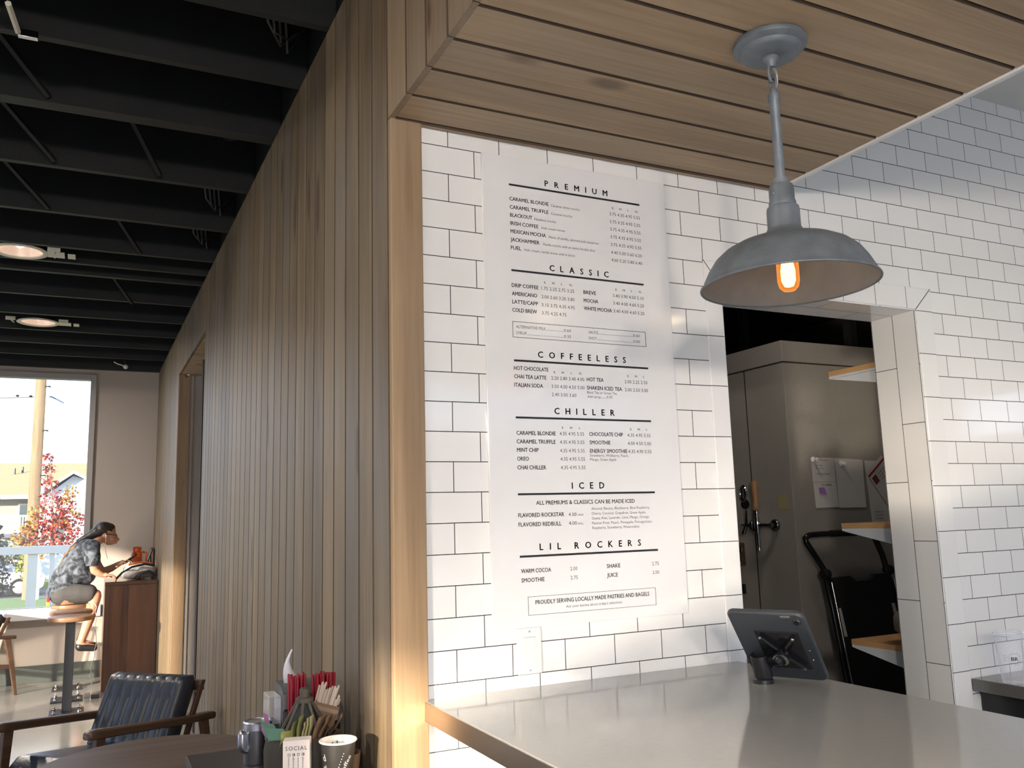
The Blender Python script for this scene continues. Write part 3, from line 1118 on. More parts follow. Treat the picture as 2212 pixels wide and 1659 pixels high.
m, n, out = new_mat('amber_bulb_glass')
lw = n.nodes.new('ShaderNodeLayerWeight')
lw.inputs[0].default_value = 0.35
em = n.nodes.new('ShaderNodeEmission')
em.inputs[0].default_value = (1.0, 0.33, 0.07, 1)
em.inputs[1].default_value = 1.3
tr = n.nodes.new('ShaderNodeBsdfTransparent')
tr.inputs[0].default_value = (1.0, 0.80, 0.48, 1)
mx = n.nodes.new('ShaderNodeMixShader')
n.links.new(math_node(n, 'MULTIPLY_ADD', lw.outputs['Facing'], 0.55, 0.25), mx.inputs[0])
n.links.new(tr.outputs[0], mx.inputs[1])
n.links.new(em.outputs[0], mx.inputs[2])
n.links.new(mx.outputs[0], out.inputs[0])
bulb = obj('bulb', MB().lathe([(0.012, 2.088), (0.015, 2.075), (0.0215, 2.060), (0.0235, 2.040), (0.0235, 1.992), (0.0205, 1.978), (0.013, 1.970), (0.0, 1.968)], c0, 28), m, pl, 60)
b = MB()
b.lathe([(0.004, 2.050), (0.011, 2.040), (0.0155, 2.015), (0.0150, 1.992), (0.010, 1.980), (0.0, 1.977)], c0, 18)
obj('filament', b, emis('filament_glow', (1.0, 0.66, 0.28), 9.0), bulb, 60)

# ------------------------------------------------------------------ tilted till tablet seen from behind
NB = Vector((-0.8787, -0.4773, 0))                 # level direction out of its back, towards the customer
EB = Vector((0.4773, -0.8787, 0))                  # along its lower edge
UPT = (NB + Vector((0, 0, 1.03))).normalized()     # up the leaning back
BKN = EB.cross(UPT)                                # normal of the back
if BKN.dot(NB) < 0:
    BKN = -BKN
TO = Vector((0.747, -0.228, 1.0805)) + EB * 0.092
TM = Matrix((EB, UPT, BKN)).transposed().to_4x4()
TM.translation = TO
ts = thing('till_tablet', 'slate grey tablet seen from behind, leaning on its black mount on the counter', 'tablet', (0.76, -0.33, CZ))


def tpt(a, h, d):
    return TM @ Vector((a, h, d))


sub = MB()
rr = sub.rrect(0.190, 0.250, 0.018)
b = MB()
b.ring_loft([[tpt(x * s, 0.125 + yv * s2, d) for x, yv in rr] for s, s2, d in ((0.985, 0.99, -0.0105), (1, 1, -0.008), (1, 1, -0.002), (0.97, 0.975, 0.0025))])
sub.bm.free()
case = obj('case', b, NAVYCASE, ts, 30)
sub = MB()
rr = sub.rrect(0.176, 0.236, 0.010)
sub.bm.free()
obj('screen', MB().ring_loft([[tpt(x, 0.125 + yv, d) for x, yv in rr] for d in (-0.0112, -0.0103)]), BLACKGLOSS, ts)
b = MB()
b.cyl(tpt(0.074, 0.222, 0.002), tpt(0.074, 0.222, 0.0055), 0.0105, 0.0095, 20)
obj('camera_ring', b, DARKCHROME, ts, 30)
b = MB()
b.cyl(tpt(0.074, 0.222, 0.0056), tpt(0.074, 0.222, 0.0062), 0.006, 0.006, 16)
obj('camera_lens', b, BLACKGLOSS, ts)
b = MB()
b.tube([tpt(0.040, 0.239, 0.0015), tpt(0.063, 0.239, 0.0015)], 0.004, 8)
obj('camera_slot', b, CHROME, ts, 60)
b = MB()
for s in (-1, 1):
    b.tube([tpt(0.012 + s * 0.040, 0.115 + 0.055, 0.007), tpt(0.012, 0.115, 0.010), tpt(0.012 - s * 0.040, 0.115 - 0.055, 0.007)], 0.010, 8, flat=0.55)
b.ring_loft([[tpt(0.012 + x * s, 0.115 + yv * s, d) for x, yv in ((0.055, 0.07), (-0.055, 0.07), (-0.055, -0.07), (0.055, -0.07))] for s, d in ((1, 0.0022), (0.96, 0.005))])
obj('mount_plate', b, BLACKGLOSS, ts, 40)
b = MB()
for s in (-1, 1):
    for q in (-1, 1):
        b.ball(tpt(0.012 + s * 0.040, 0.115 + q * 0.055, 0.013), 0.0045, 10)
b.ball(tpt(0.078, 0.120, 0.004), 0.0022, 8)
b.ball(tpt(0.078, 0.085, 0.004), 0.0030, 8)
obj('screw', b, CHROME, ts, 60)
hub = tpt(0.012, 0.115, 0.012)
base = Vector((0.712, -0.292, CZ))
b = MB()
b.tube([hub, hub + BKN * 0.020, base + Vector((0.016, 0.004, 0.052))], [0.014, 0.015, 0.013], 14)
b.lathe([(0.019, 0), (0.019, 0.006)], hub + BKN * 0.012, 20, axis=BKN)
obj('swivel_arm', b, BLACKGLOSS, ts, 40)
obj('collar_ring', MB().lathe([(0.0195, 0), (0.0195, 0.003)], hub + BKN * 0.019, 24, axis=BKN), CHROME, ts, 40)
b = MB()
ax = Vector((-0.30, -0.12, 1.0)).normalized()
b.lathe([(0.0, 0.012), (0.019, 0.012), (0.0195, 0.062), (0.0215, 0.062), (0.0225, 0.058), (0.0225, 0.0), (0.0, 0.0)], base + Vector((0.004, 0, 0.0125)), 28, axis=ax)
obj('tube_clamp', b, BLACK, ts, 40)
obj('base_pad', MB().lathe([(0.026, 0.0), (0.026, 0.009), (0.021, 0.013)], base + Vector((0, 0, 0.0003)), 24), BLACK, ts, 40)

# ------------------------------------------------------------------ clear iced cup on the back counter
CUPX, CUPY, CUPZ = 1.895, -0.135, 0.9255
CLEAR = clear_mat('clear_plastic', (0.96, 0.97, 1.0), 0.10)
cu = thing('plastic_cup', 'clear plastic cup with lid and round logo, on the dark back counter', 'cup', (CUPX, CUPY, CUPZ))
obj('cup_body', MB().lathe([(0.0, 0.004), (0.030, 0.002), (0.031, 0.0), (0.032, 0.004), (0.0385, 0.085), (0.043, 0.150), (0.0445, 0.152)], (CUPX, CUPY, CUPZ), 36, cap1=False), CLEAR, cu, 40)
b = MB()
b.lathe([(0.0455, 0.150), (0.0462, 0.154), (0.0455, 0.158), (0.040, 0.160), (0.038, 0.166), (0.010, 0.168), (0.0, 0.168)], (CUPX, CUPY, CUPZ), 36)
obj('lid', b, CLEAR, cu, 40)
b = MB()
b.lathe([(0.0465, 0.1535), (0.0470, 0.1545), (0.0465, 0.1555)], (CUPX, CUPY, CUPZ), 36, cap0=False, cap1=False)
obj('lid_rim', b, clear_mat('frosted_rim', (0.9, 0.93, 1.0), 0.5, 0.2), cu, 40)
# printed logo wrapped on the cup, facing the camera
fd = Vector((CAM.x - CUPX, CAM.y - CUPY, 0)).normalized()
phi0 = math.atan2(fd.y, fd.x) + 0.30


def oncup(u, v, r=0.0392, lift=0.0006):
    rr_ = r + (v - 0.085) * 0.075 + lift
    a = phi0 + u / r
    return Vector((CUPX + rr_ * cos(a), CUPY + rr_ * sin(a), CUPZ + v))


def wrap(mb, uoff, voff):
    for v in mb.bm.verts:
        v.co = oncup(v.co.x + uoff, v.co.z + voff)
    return mb


items = [('B', frame((-0.0105, 0, -0.006), (1, 0, 0), (0, 0, 1)), 0.0095, 0.012, 0.035, False, 0), ('R', frame((0.0005, 0, -0.006), (1, 0, 0), (0, 0, 1)), 0.0095, 0.012, 0.035, False, 0)]
word = 'BLACK ROCK COFFEE BAR '
for k, ch in enumerate(word):
    if ch == ' ':
        continue
    a = pi * 0.95 - k * 2 * pi / len(word)
    rad = 0.0195
    items.append((ch, frame((rad * cos(a), 0, rad * sin(a)), (sin(a), 0, -cos(a)), (cos(a), 0, sin(a))), 0.0022, 0.0028, 0.01, False, 0))
b = wrap(text_mesh(items), 0, 0.082)
for k in range(40):
    a0, a1 = 2 * pi * k / 40, 2 * pi * (k + 1) / 40
    b.face([oncup(r_ * cos(a), 0.082 + r_ * sin(a)) for r_, a in ((0.0160, a0), (0.0166, a0), (0.0166, a1), (0.0160, a1))])
for k in range(3):
    for j in range(6):
        b.face([oncup(-0.034 + (j + q) * 0.0016, 0.090 - 0.0075 * k + 0.0008 * sin((j + q) * 1.3) + t_) for q, t_ in ((0, 0), (1, 0), (1, 0.0007), (0, 0.0007))])
obj('logo_print', b, INK, cu)

# ------------------------------------------------------------------ lamps out of the frame: flush room lamps, added fill globes


def lamp_light(name, loc, r, watts, col, parent):
    ld = bpy.data.lights.new(name, 'AREA')
    ld.shape = 'DISK'
    ld.size = 2 * r
    ld.energy = watts
    ld.color = col
    lo = bpy.data.objects.new(name, ld)
    COL.objects.link(lo)
    lo.parent = parent
    lo.location = Vector(loc) - parent.location
    return lo


def flush_lamp(label, x, y, z, watts, col, r=0.16):
    t = thing('flush_ceiling_lamp', label, 'ceiling light', (x, y, z), group='flush lamps behind the viewer')
    obj('rim', MB().lathe([(r + 0.02, 0.0), (r + 0.02, -0.022), (r, -0.026), (r, -0.010), (0.0, -0.010)], (x, y, z - 0.0004), 36), WHITE, t, 40)
    obj('diffuser', MB().lathe([(r - 0.002, -0.0105), (r - 0.002, -0.022), (0.0, -0.023)], (x, y, z - 0.0004), 36), emis('flush_diffuser', col, 2.0), t, 40)
    lamp_light('lamp_light', (x, y, z - 0.030), r, watts, col, t)
    return t


NEUT = (1.0, 0.74, 0.48)
flush_lamp('round flush lamp on the white ceiling, behind the viewer on the right', 2.30, -3.70, 3.10, 5.0, NEUT)
flush_lamp('round flush lamp on the white ceiling, farthest right behind the viewer', 3.35, -3.58, 3.10, 4.0, NEUT)


def fill_globe(label, x, y, z, top, strength, col):  # unseen globes added to brighten tiles, jamb and soffit
    t = thing('fill_globe_pendant', label, 'lamp', (x, y, top), group='added fill globes behind the viewer')
    obj('canopy', MB().lathe([(0.06, 0.0), (0.06, -0.02), (0.01, -0.03)], (x, y, top - 0.0005), 24), BLACK, t, 40)
    obj('rod', MB().cyl((x, y, z + 0.14), (x, y, top - 0.03), 0.006, seg=8), BLACK, t, 40)
    obj('cap', MB().lathe([(0.05, 0.120), (0.045, 0.150), (0.0, 0.160)], (x, y, z), 20), BLACK, t, 40)
    obj('globe', MB().ball((x, y, z), 0.135, 16), emis('globe_glow', col, strength), t, 60)
    return t


fill_globe('added fill globe behind the viewer, nearer the street windows', -1.7, -4.1, 2.20, 3.10, 340.0, (1.0, 0.88, 0.76))
fill_globe('added fill globe behind the viewer, nearer the counter', -0.7, -4.7, 2.20, 3.10, 260.0, (1.0, 0.88, 0.76))

# ------------------------------------------------------------------ back room seen through the tiled doorway
COOL = pbr('grey_cooler_panel', (0.30, 0.285, 0.26), 0.55, var=0.05, scale=8, bump=0.5, bscale=190)
COOLB = pbr('grey_cooler_band', (0.32, 0.30, 0.28), 0.5, var=0.05, scale=8, bump=0.6, bscale=120)
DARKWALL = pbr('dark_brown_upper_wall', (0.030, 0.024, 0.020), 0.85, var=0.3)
KX, KY = 2.535, 1.45
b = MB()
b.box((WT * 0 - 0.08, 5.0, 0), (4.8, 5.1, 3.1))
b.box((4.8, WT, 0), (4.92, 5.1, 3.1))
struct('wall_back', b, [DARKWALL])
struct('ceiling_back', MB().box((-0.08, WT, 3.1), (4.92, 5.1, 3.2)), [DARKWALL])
for x, y in ((3.30, 2.6), (3.262, 1.62)):
    struct('pillar', MB().box((x, y, 2.44), (x + 0.055, y + 0.055, 3.1)), [BLACKPAINT])

ck = thing('walk_in_cooler', 'grey textured walk-in cooler box behind the tiled doorway', 'cooler', (3.6, 2.4, 0))
obj('body', MB().cbox((KX, KY, 0.0), (4.70, 3.6, 2.305), 0.004), COOL, ck)
obj('top_band', MB().cbox((KX - 0.004, KY - 0.004, 2.310), (4.70, 3.6, 2.427), 0.004), COOLB, ck)
b = MB()
b.box((KX - 0.0015, 1.757, 0), (KX + 0.002, 1.764, 2.305))
b.box((KX - 0.0015, KY - 0.0015, 2.3045), (4.70, 3.6, 2.3105))
obj('panel_seam', b, GROOVE, ck)

# beer tap
tp = thing('drink_tap', 'chrome drink tap with tall wooden handle, on the side of the grey cooler', 'tap', (KX, 1.594, 1.425))
ty, tz, tx = 1.594, 1.425, KX
b = MB()
b.lathe([(0.034, 0.0), (0.034, 0.008), (0.028, 0.016), (0.014, 0.022), (0.014, 0.045)], (tx - 0.001, ty, tz), 24, axis=(-1, 0, 0))
obj('wall_flange', b, DARKCHROME, tp, 40)
b = MB()
b.tube([(tx - 0.045, ty, tz), (tx - 0.062, ty + 0.03, tz + 0.002), (tx - 0.066, ty + 0.07, tz + 0.002)], 0.012, 12)
b.lathe([(0.013, -0.05), (0.017, -0.04), (0.0185, 0.0), (0.0175, 0.035), (0.012, 0.05), (0.014, 0.06), (0.016, 0.066), (0.010, 0.085)], (tx - 0.066, ty + 0.072, tz + 0.004), 20)
b.lathe([(0.010, 0.0), (0.009, -0.05), (0.006, -0.085), (0.0075, -0.09)], (tx - 0.066, ty + 0.07, tz - 0.045), 16)
obj('faucet_body', b, CHROME, tp, 40)
b = MB()
b.lathe([(0.030, 0), (0.030, 0.012), (0.020, 0.018)], (tx - 0.066, ty + 0.095, tz), 20, axis=(0, 1, 0))
b.tube([(tx - 0.066, ty + 0.11, tz), (tx - 0.066, ty + 0.165, tz + 0.004)], [0.012, 0.010], 12)
b.tube([(tx - 0.066, ty + 0.16, tz + 0.0), (tx - 0.067, ty + 0.156, tz + 0.05), (tx - 0.067, ty + 0.152, tz + 0.085)], [0.008, 0.006, 0.004], 8)
b.tube([(tx - 0.066, ty + 0.165, tz), (tx - 0.072, ty + 0.18, tz - 0.045)], [0.009, 0.012], 10)
b.tube([(tx - 0.066, ty + 0.16, tz), (tx - 0.066, ty + 0.205, tz + 0.006)], [0.006, 0.004], 8)
obj('side_valve', b, DARKCHROME, tp, 40)
hc = (tx - 0.066, ty + 0.074, tz + 0.085)
obj('handle', MB().lathe([(0.016, 0.0), (0.019, 0.004), (0.019, 0.022), (0.015, 0.030), (0.0155, 0.06), (0.021, 0.11), (0.0215, 0.125), (0.017, 0.150), (0.009, 0.163), (0.0, 0.166)], hc, 20),
    wood('tap_handle_wood', 'Z', (0.20, 0.10, 0.045), (0.32, 0.18, 0.085), 0.45), tp, 50)

bd = thing('cooler_badge', 'oval chrome badge on the grey cooler, left of the tap', 'badge', (KX, 1.832, 1.605))
b = MB()
b.lathe([(0.030, 0.0), (0.034, 0.006), (0.030, 0.012), (0.026, 0.008)], (0, 0, 0), 32, cap1=False, axis=(-1, 0, 0))
for v in b.bm.verts:
    v.co = Vector((KX - 0.0006 + v.co.x, 1.832 + v.co.y * 0.95, 1.607 + v.co.z * 1.45))
obj('ring', b, CHROME, bd, 50)
b = MB()
b.ball((KX - 0.004, 1.832, 1.607), 0.026, 20, (0.2, 0.95, 1.45))
obj('lens', b, CHROME, bd, 60)
st = MB()
st.lathe([(0.030, 0.0), (0.030, 0.001)], (0, 0, 0), 32, axis=(-1, 0, 0))
for v in st.bm.verts:
    v.co = Vector((KX - 0.0006 + v.co.x, 1.828 + v.co.y * 1.2, 1.545 + v.co.z * 0.92))
tag(obj('sticker', st, BLACK), 'black oval sticker directly below the chrome badge on the cooler', 'sticker')
ol = thing('power_outlet', 'double power outlet with brassy steel plate on the grey cooler', 'outlet', (KX, 1.892, 1.262))
obj('cover_plate', MB().cbox((KX - 0.008, 1.850, 1.200), (KX - 0.0006, 1.934, 1.328), 0.003), pbr('brassy_steel', (0.62, 0.50, 0.36), 0.25, 1.0, var=0.1), ol)
for dz in (-0.024, 0.024):
    obj('socket', MB().cbox((KX - 0.0100, 1.878, 1.264 + dz - 0.016), (KX - 0.0078, 1.906, 1.264 + dz + 0.016), 0.004), BLACK, ol)
lt = thing('door_latch', 'small dark latch block on the cooler, beside the tablet top', 'latch', (KX, 1.90, 1.07))
obj('latch_body', MB().cbox((KX - 0.014, 1.868, 1.042), (KX - 0.0006, 1.932, 1.098), 0.003), BLACK, lt)
nt_ = MB()
nt_.hexa([(KX - 0.0014, 1.487, 1.508), (KX - 0.0014, 1.560, 1.511), (KX - 0.0006, 1.560, 1.511), (KX - 0.0006, 1.487, 1.508),
          (KX - 0.0014, 1.488, 1.583), (KX - 0.004, 1.562, 1.585), (KX - 0.003, 1.562, 1.585), (KX - 0.0006, 1.488, 1.583)])
tag(obj('sticky_note', nt_, pbr('yellow_note', (0.34, 0.31, 0.15), 0.8, var=0.1)), 'pale yellow sticky note at the cooler corner, right of the tap', 'sticky note')

# papers on the cooler front
PF = KY - 0.0045


def sheet(name, label, cat, pts, mat, ink=None, y=PF, inkmat=None):
    r = thing(name, label, cat, (pts[0][0], y, pts[0][1]))
    obj('sheet', MB().prism(pts, y, y + 0.0008, 'XZ'), mat, r)
    if ink:
        obj('print', text_mesh(ink), inkmat or INKGREY, r)
    return r


def tx_(s, x, z, w, cap, wt=0.0, y=PF, rot=0.0):
    return (s, frame((x, y - 0.0004, z), (cos(rot), 0, sin(rot)), (-sin(rot), 0, cos(rot))), w, cap, wt, False, 0)


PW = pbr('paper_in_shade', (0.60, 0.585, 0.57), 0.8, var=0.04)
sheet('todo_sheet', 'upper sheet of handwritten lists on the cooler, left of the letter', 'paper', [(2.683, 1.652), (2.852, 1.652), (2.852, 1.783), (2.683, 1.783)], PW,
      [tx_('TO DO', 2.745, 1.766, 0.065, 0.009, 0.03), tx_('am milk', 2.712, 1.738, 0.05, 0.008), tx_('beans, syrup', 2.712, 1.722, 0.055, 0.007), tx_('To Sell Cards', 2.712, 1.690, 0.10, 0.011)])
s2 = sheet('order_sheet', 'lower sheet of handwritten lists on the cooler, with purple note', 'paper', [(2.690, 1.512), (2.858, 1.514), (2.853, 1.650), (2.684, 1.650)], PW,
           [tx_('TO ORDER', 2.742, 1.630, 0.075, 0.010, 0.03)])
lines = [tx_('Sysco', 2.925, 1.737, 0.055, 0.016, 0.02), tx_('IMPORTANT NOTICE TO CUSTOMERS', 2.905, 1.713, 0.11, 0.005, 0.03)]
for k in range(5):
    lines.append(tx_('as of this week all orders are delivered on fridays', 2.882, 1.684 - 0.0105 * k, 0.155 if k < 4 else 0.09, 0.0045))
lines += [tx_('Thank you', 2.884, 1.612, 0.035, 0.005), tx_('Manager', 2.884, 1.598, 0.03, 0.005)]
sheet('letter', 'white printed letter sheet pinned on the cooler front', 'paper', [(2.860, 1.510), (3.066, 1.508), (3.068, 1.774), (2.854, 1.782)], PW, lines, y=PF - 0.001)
pn = MB()
pn.hexa([(2.722, PF - 0.0025, 1.588), (2.766, PF - 0.010, 1.584), (2.766, PF - 0.0094, 1.584), (2.722, PF - 0.0019, 1.588),
         (2.720, PF - 0.0014, 1.622), (2.762, PF - 0.0014, 1.621), (2.762, PF - 0.0008, 1.621), (2.720, PF - 0.0008, 1.622)])
tag(obj('sticky_note', pn, pbr('purple_note', (0.26, 0.13, 0.42), 0.8, var=0.05)), 'purple sticky note curling off the lower list on the cooler', 'sticky note')
lf = thing('flyer', 'tilted flyer with red stripe and brown picture, pinned on the cooler', 'paper', (3.2, PF, 1.65))
LFM = frame((3.105, PF - 0.006, 1.672), (cos(R(38)), 0, sin(R(38))), (-sin(R(38)), 0, cos(R(38))))


def lfp(a, c, d=0):
    return LFM @ Vector((a, c, d))


def lfq(a0, a1, c0_, c1_, d0=0.0, d1=0.0006):
    return MB().hexa([lfp(a, c, d) for d in (d0, d1) for a, c in ((a0, c0_), (a1, c0_), (a1, c1_), (a0, c1_))])


obj('sheet', lfq(0.0, 0.165, -0.24, 0.035), PW, lf)
obj('red_stripe', lfq(0.0, 0.165, 0.002, 0.014, 0.0007, 0.0010), pbr('red_print', (0.30, 0.018, 0.02), 0.6, var=0.1), lf)
obj('picture', lfq(0.012, 0.052, -0.062, -0.014, 0.0007, 0.0010), pbr('brown_print', (0.16, 0.05, 0.025), 0.6, var=0.5, scale=60), lf)
obj('print', text_mesh([('OVEN FRESH', LFM @ Matrix.Translation((0.070, -0.030 - 0.02 * k, 0.0008)), 0.08, 0.008, 0.02, False, 0) for k in range(3)]), INKGREY, lf)
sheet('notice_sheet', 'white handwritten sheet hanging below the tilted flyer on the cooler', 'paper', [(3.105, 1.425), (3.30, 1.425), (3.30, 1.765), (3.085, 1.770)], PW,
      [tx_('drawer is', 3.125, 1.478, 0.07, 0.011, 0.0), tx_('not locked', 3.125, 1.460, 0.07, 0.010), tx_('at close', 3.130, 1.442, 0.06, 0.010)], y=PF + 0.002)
for k, (x, z, lab) in enumerate(((2.694, 1.772, 'white magnet hook at the corner of the upper list on the cooler'), (2.902, 1.752, 'white magnet hook on the printed letter on the cooler'))):
    b = MB()
    b.lathe([(0.017, 0.0), (0.016, 0.006), (0.008, 0.010), (0.007, 0.024), (0.012, 0.030), (0.0, 0.033)], (x, PF - 0.002, z), 20, axis=(0, -1, 0))
    tag(obj('magnet_hook', b, WHITE, smooth=50), lab, 'magnet')

# hand truck leaning on the cooler
ht = thing('hand_truck', 'black folding hand truck leaning on the grey cooler', 'hand truck', (2.8, 1.2, 0))
hx0, hx1 = 2.575, 3.055


def hy(z):
    return KY - 0.065 - (1.40 - z) * 0.16


b = MB()
pts = [(hx0 + 0.04, hy(0.05), 0.05), (hx0 + 0.045, hy(1.0), 1.0), (hx0 + 0.035, hy(1.20), 1.20), (hx0 + 0.012, hy(1.24), 1.24), (hx0 - 0.045, hy(1.335) , 1.335), (hx0 - 0.046, hy(1.36), 1.357), (hx0 - 0.02, hy(1.374), 1.372),
       (hx0 + 0.06, hy(1.375), 1.375), (hx1 - 0.10, hy(1.375), 1.375), (hx1 - 0.05, hy(1.365), 1.365), (hx1 - 0.025, hy(1.35), 1.345), (hx1 + 0.0, hy(1.24), 1.255), (hx1 + 0.010, hy(1.2), 1.20), (hx1 + 0.02, hy(1.0), 1.0), (hx1 + 0.03, hy(0.05), 0.05)]
b.tube(pts, 0.0155, 12)
obj('frame_tube', b, BLACKGLOSS, ht, 60)
b = MB()
b.tube([(hx0 + 0.14, hy(1.375), 1.375), (hx1 - 0.16, hy(1.375), 1.375)], 0.0185, 14)
obj('handle_grip', b, BLACK, ht, 60)
obj('grip_print', text_mesh([('SAFETY FIRST', frame((hx0 + 0.19, hy(1.375) - 0.0192, 1.372), (1, 0, 0), (0, 0, 1)), 0.10, 0.008, 0.03, False, 0)]), pbr('orange_print', (0.55, 0.22, 0.03), 0.5, var=0.1), ht)
b = MB()
poly = [(hx0 + 0.06, 0.10), (hx1 + 0.01, 0.10), (hx1 + 0.0, 1.155), (hx1 - 0.10, 1.155), (hx1 - 0.14, 1.125), (hx0 + 0.235, 1.125), (hx0 + 0.195, 1.155), (hx0 + 0.06, 1.150)]
b.ring_loft([[(x, hy(z) - 0.006 + d, z) for x, z in poly] for d in (-0.012, 0.012)])
obj('folding_platform', b, BLACK, ht)
b = MB()
for x in (hx0 + 0.045, hx1 + 0.018):
    b.tube([(x, hy(1.13) - 0.03, 1.13), (x, hy(0.08) - 0.03, 0.08)], 0.008, 8)
obj('side_rail', b, DARKCHROME, ht, 60)
for x in (hx0 + 0.064, hx1 - 0.025):
    b = MB()
    b.ring_loft([[(x + dx, hy(z) - 0.020 + d, z) for dx, z in ((0, 0.86), (0.026, 0.86), (0.020, 1.0), (-0.004, 1.0))] for d in (0, 0.001)])
    obj('white_sticker', b, pbr('worn_sticker', (0.42, 0.42, 0.41), 0.6, var=0.6, scale=70), ht)
for x in (hx0 + 0.04, hx1 + 0.02):
    b = MB()
    b.lathe([(0.024, -0.02), (0.028, -0.012), (0.028, 0.012), (0.024, 0.02)], (x, hy(1.17) - 0.004, 1.17), 18, axis=(1, 0, 0))
    obj('hinge_knob', b, BLACK, ht, 40)
for x in (hx0 - 0.0, hx1 + 0.06):
    b = MB()
    b.lathe([(0.03, -0.018), (0.085, -0.02), (0.09, -0.012), (0.09, 0.012), (0.085, 0.02), (0.03, 0.018)], (x, hy(0.09) + 0.02, 0.091), 24, axis=(1, 0, 0))
    obj('wheel', b, BLACK, ht, 40)
b = MB()
b.cbox((hx0 + 0.05, hy(0.02) - 0.26, 0.002), (hx1 + 0.02, hy(0.02) + 0.0, 0.016), 0.002)
obj('toe_plate', b, BLACK, ht)

# shelves behind the right jamb
SHW = pbr('white_shelf_underside', (0.62, 0.66, 0.70), 0.45, var=0.05)
for z, lab in ((2.040, 'upper chipboard shelf with white underside, seen through the doorway'), (1.430, 'middle chipboard shelf with white underside, above the hand truck'), (0.985, 'lowest chipboard shelf, behind the doorway jamb and over the floor')):
    s = thing('wall_shelf', lab, 'shelf', (2.2, 0.35, z), group='chipboard shelves behind the doorway jamb')
    obj('top_board', MB().cbox((1.853, WT + 0.006, z - 0.004), (2.62, 0.490, z + 0.016), 0.002), PLY, s)
    obj('underside', MB().box((1.8535, WT + 0.008, z - 0.014), (2.61, 0.488, z - 0.0045)), SHW, s)
    b = MB()
    b.prism([(0.486, z - 0.0148), (WT + 0.0035, z - 0.0148), (WT + 0.0035, z - 0.075)], 1.856, 1.885, 'YZ')
    obj('bracket', b, SHW, s)
    if z > 2:
        obj('maker_label', text_mesh([('INDUSTRIAL BOARD', Matrix(((1, 0, 0, 1.90), (0, -1, 0, 0.31), (0, 0, -1, z - 0.0144), (0, 0, 0, 1))), 0.10, 0.012, 0.02, False, 0),
                                      ('grade a', Matrix(((1, 0, 0, 1.90), (0, -1, 0, 0.285), (0, 0, -1, z - 0.0144), (0, 0, 0, 1))), 0.06, 0.008, 0.0, False, 0)]), pbr('red_stamp', (0.45, 0.22, 0.2), 0.7, var=0.1), s)
b = MB()
b.cbox((2.05, 0.24, 1.0015), (2.40, 0.47, 1.10), 0.03)
bagm = remesh(b, 0.02, 2)
for v in bagm.bm.verts:
    v.co.z += 0.016 * noise.noise(v.co * 14) * max(0, (v.co.z - 1.02) * 12)
tag(obj('plastic_bag', bagm, pbr('grey_plastic_bag', (0.30, 0.27, 0.24), 0.35, var=0.3, scale=20), smooth=60), 'crumpled plastic bag on the lowest chipboard shelf', 'bag')
bh = thing('broom', 'yellow-handled broom standing behind the chipboard shelves', 'broom', (3.36, 1.28, 0))
obj('broom_stick', MB().tube([(3.33, 1.20, 0.12), (3.36, 1.385, 1.30)], 0.012, 10), pbr('yellow_paint', (0.50, 0.33, 0.03), 0.5, var=0.1), bh, 60)
obj('broom_head', MB().cbox((3.2, 1.16, 0.002), (3.46, 1.24, 0.125), 0.01), BLACK, bh)

# fill lamp added to light the back room (out of view above the doorway)
bl = thing('back_room_fill_lamp', 'added round fill lamp on the dark ceiling of the back room', 'lamp', (1.9, 0.95, 3.1))
obj('lamp_base', MB().lathe([(0.12, 0.0), (0.12, -0.03), (0.10, -0.035)], (1.9, 0.95, 3.0995), 24), WHITE, bl)
obj('diffuser', MB().lathe([(0.10, -0.036), (0.09, -0.055), (0.04, -0.07), (0.0, -0.072)], (1.9, 0.95, 3.0995), 24), emis('lamp_diffuser', (1.0, 0.88, 0.76), 75.0), bl, 60)

# ------------------------------------------------------------------ seating area
LEATHER = pbr('navy_black_leather', (0.014, 0.020, 0.032), 0.36, var=0.4, scale=10, bump=0.25, bscale=90, spec=0.55)
IRON = pbr('black_powder_coat', (0.016, 0.018, 0.022), 0.42, var=0.2)


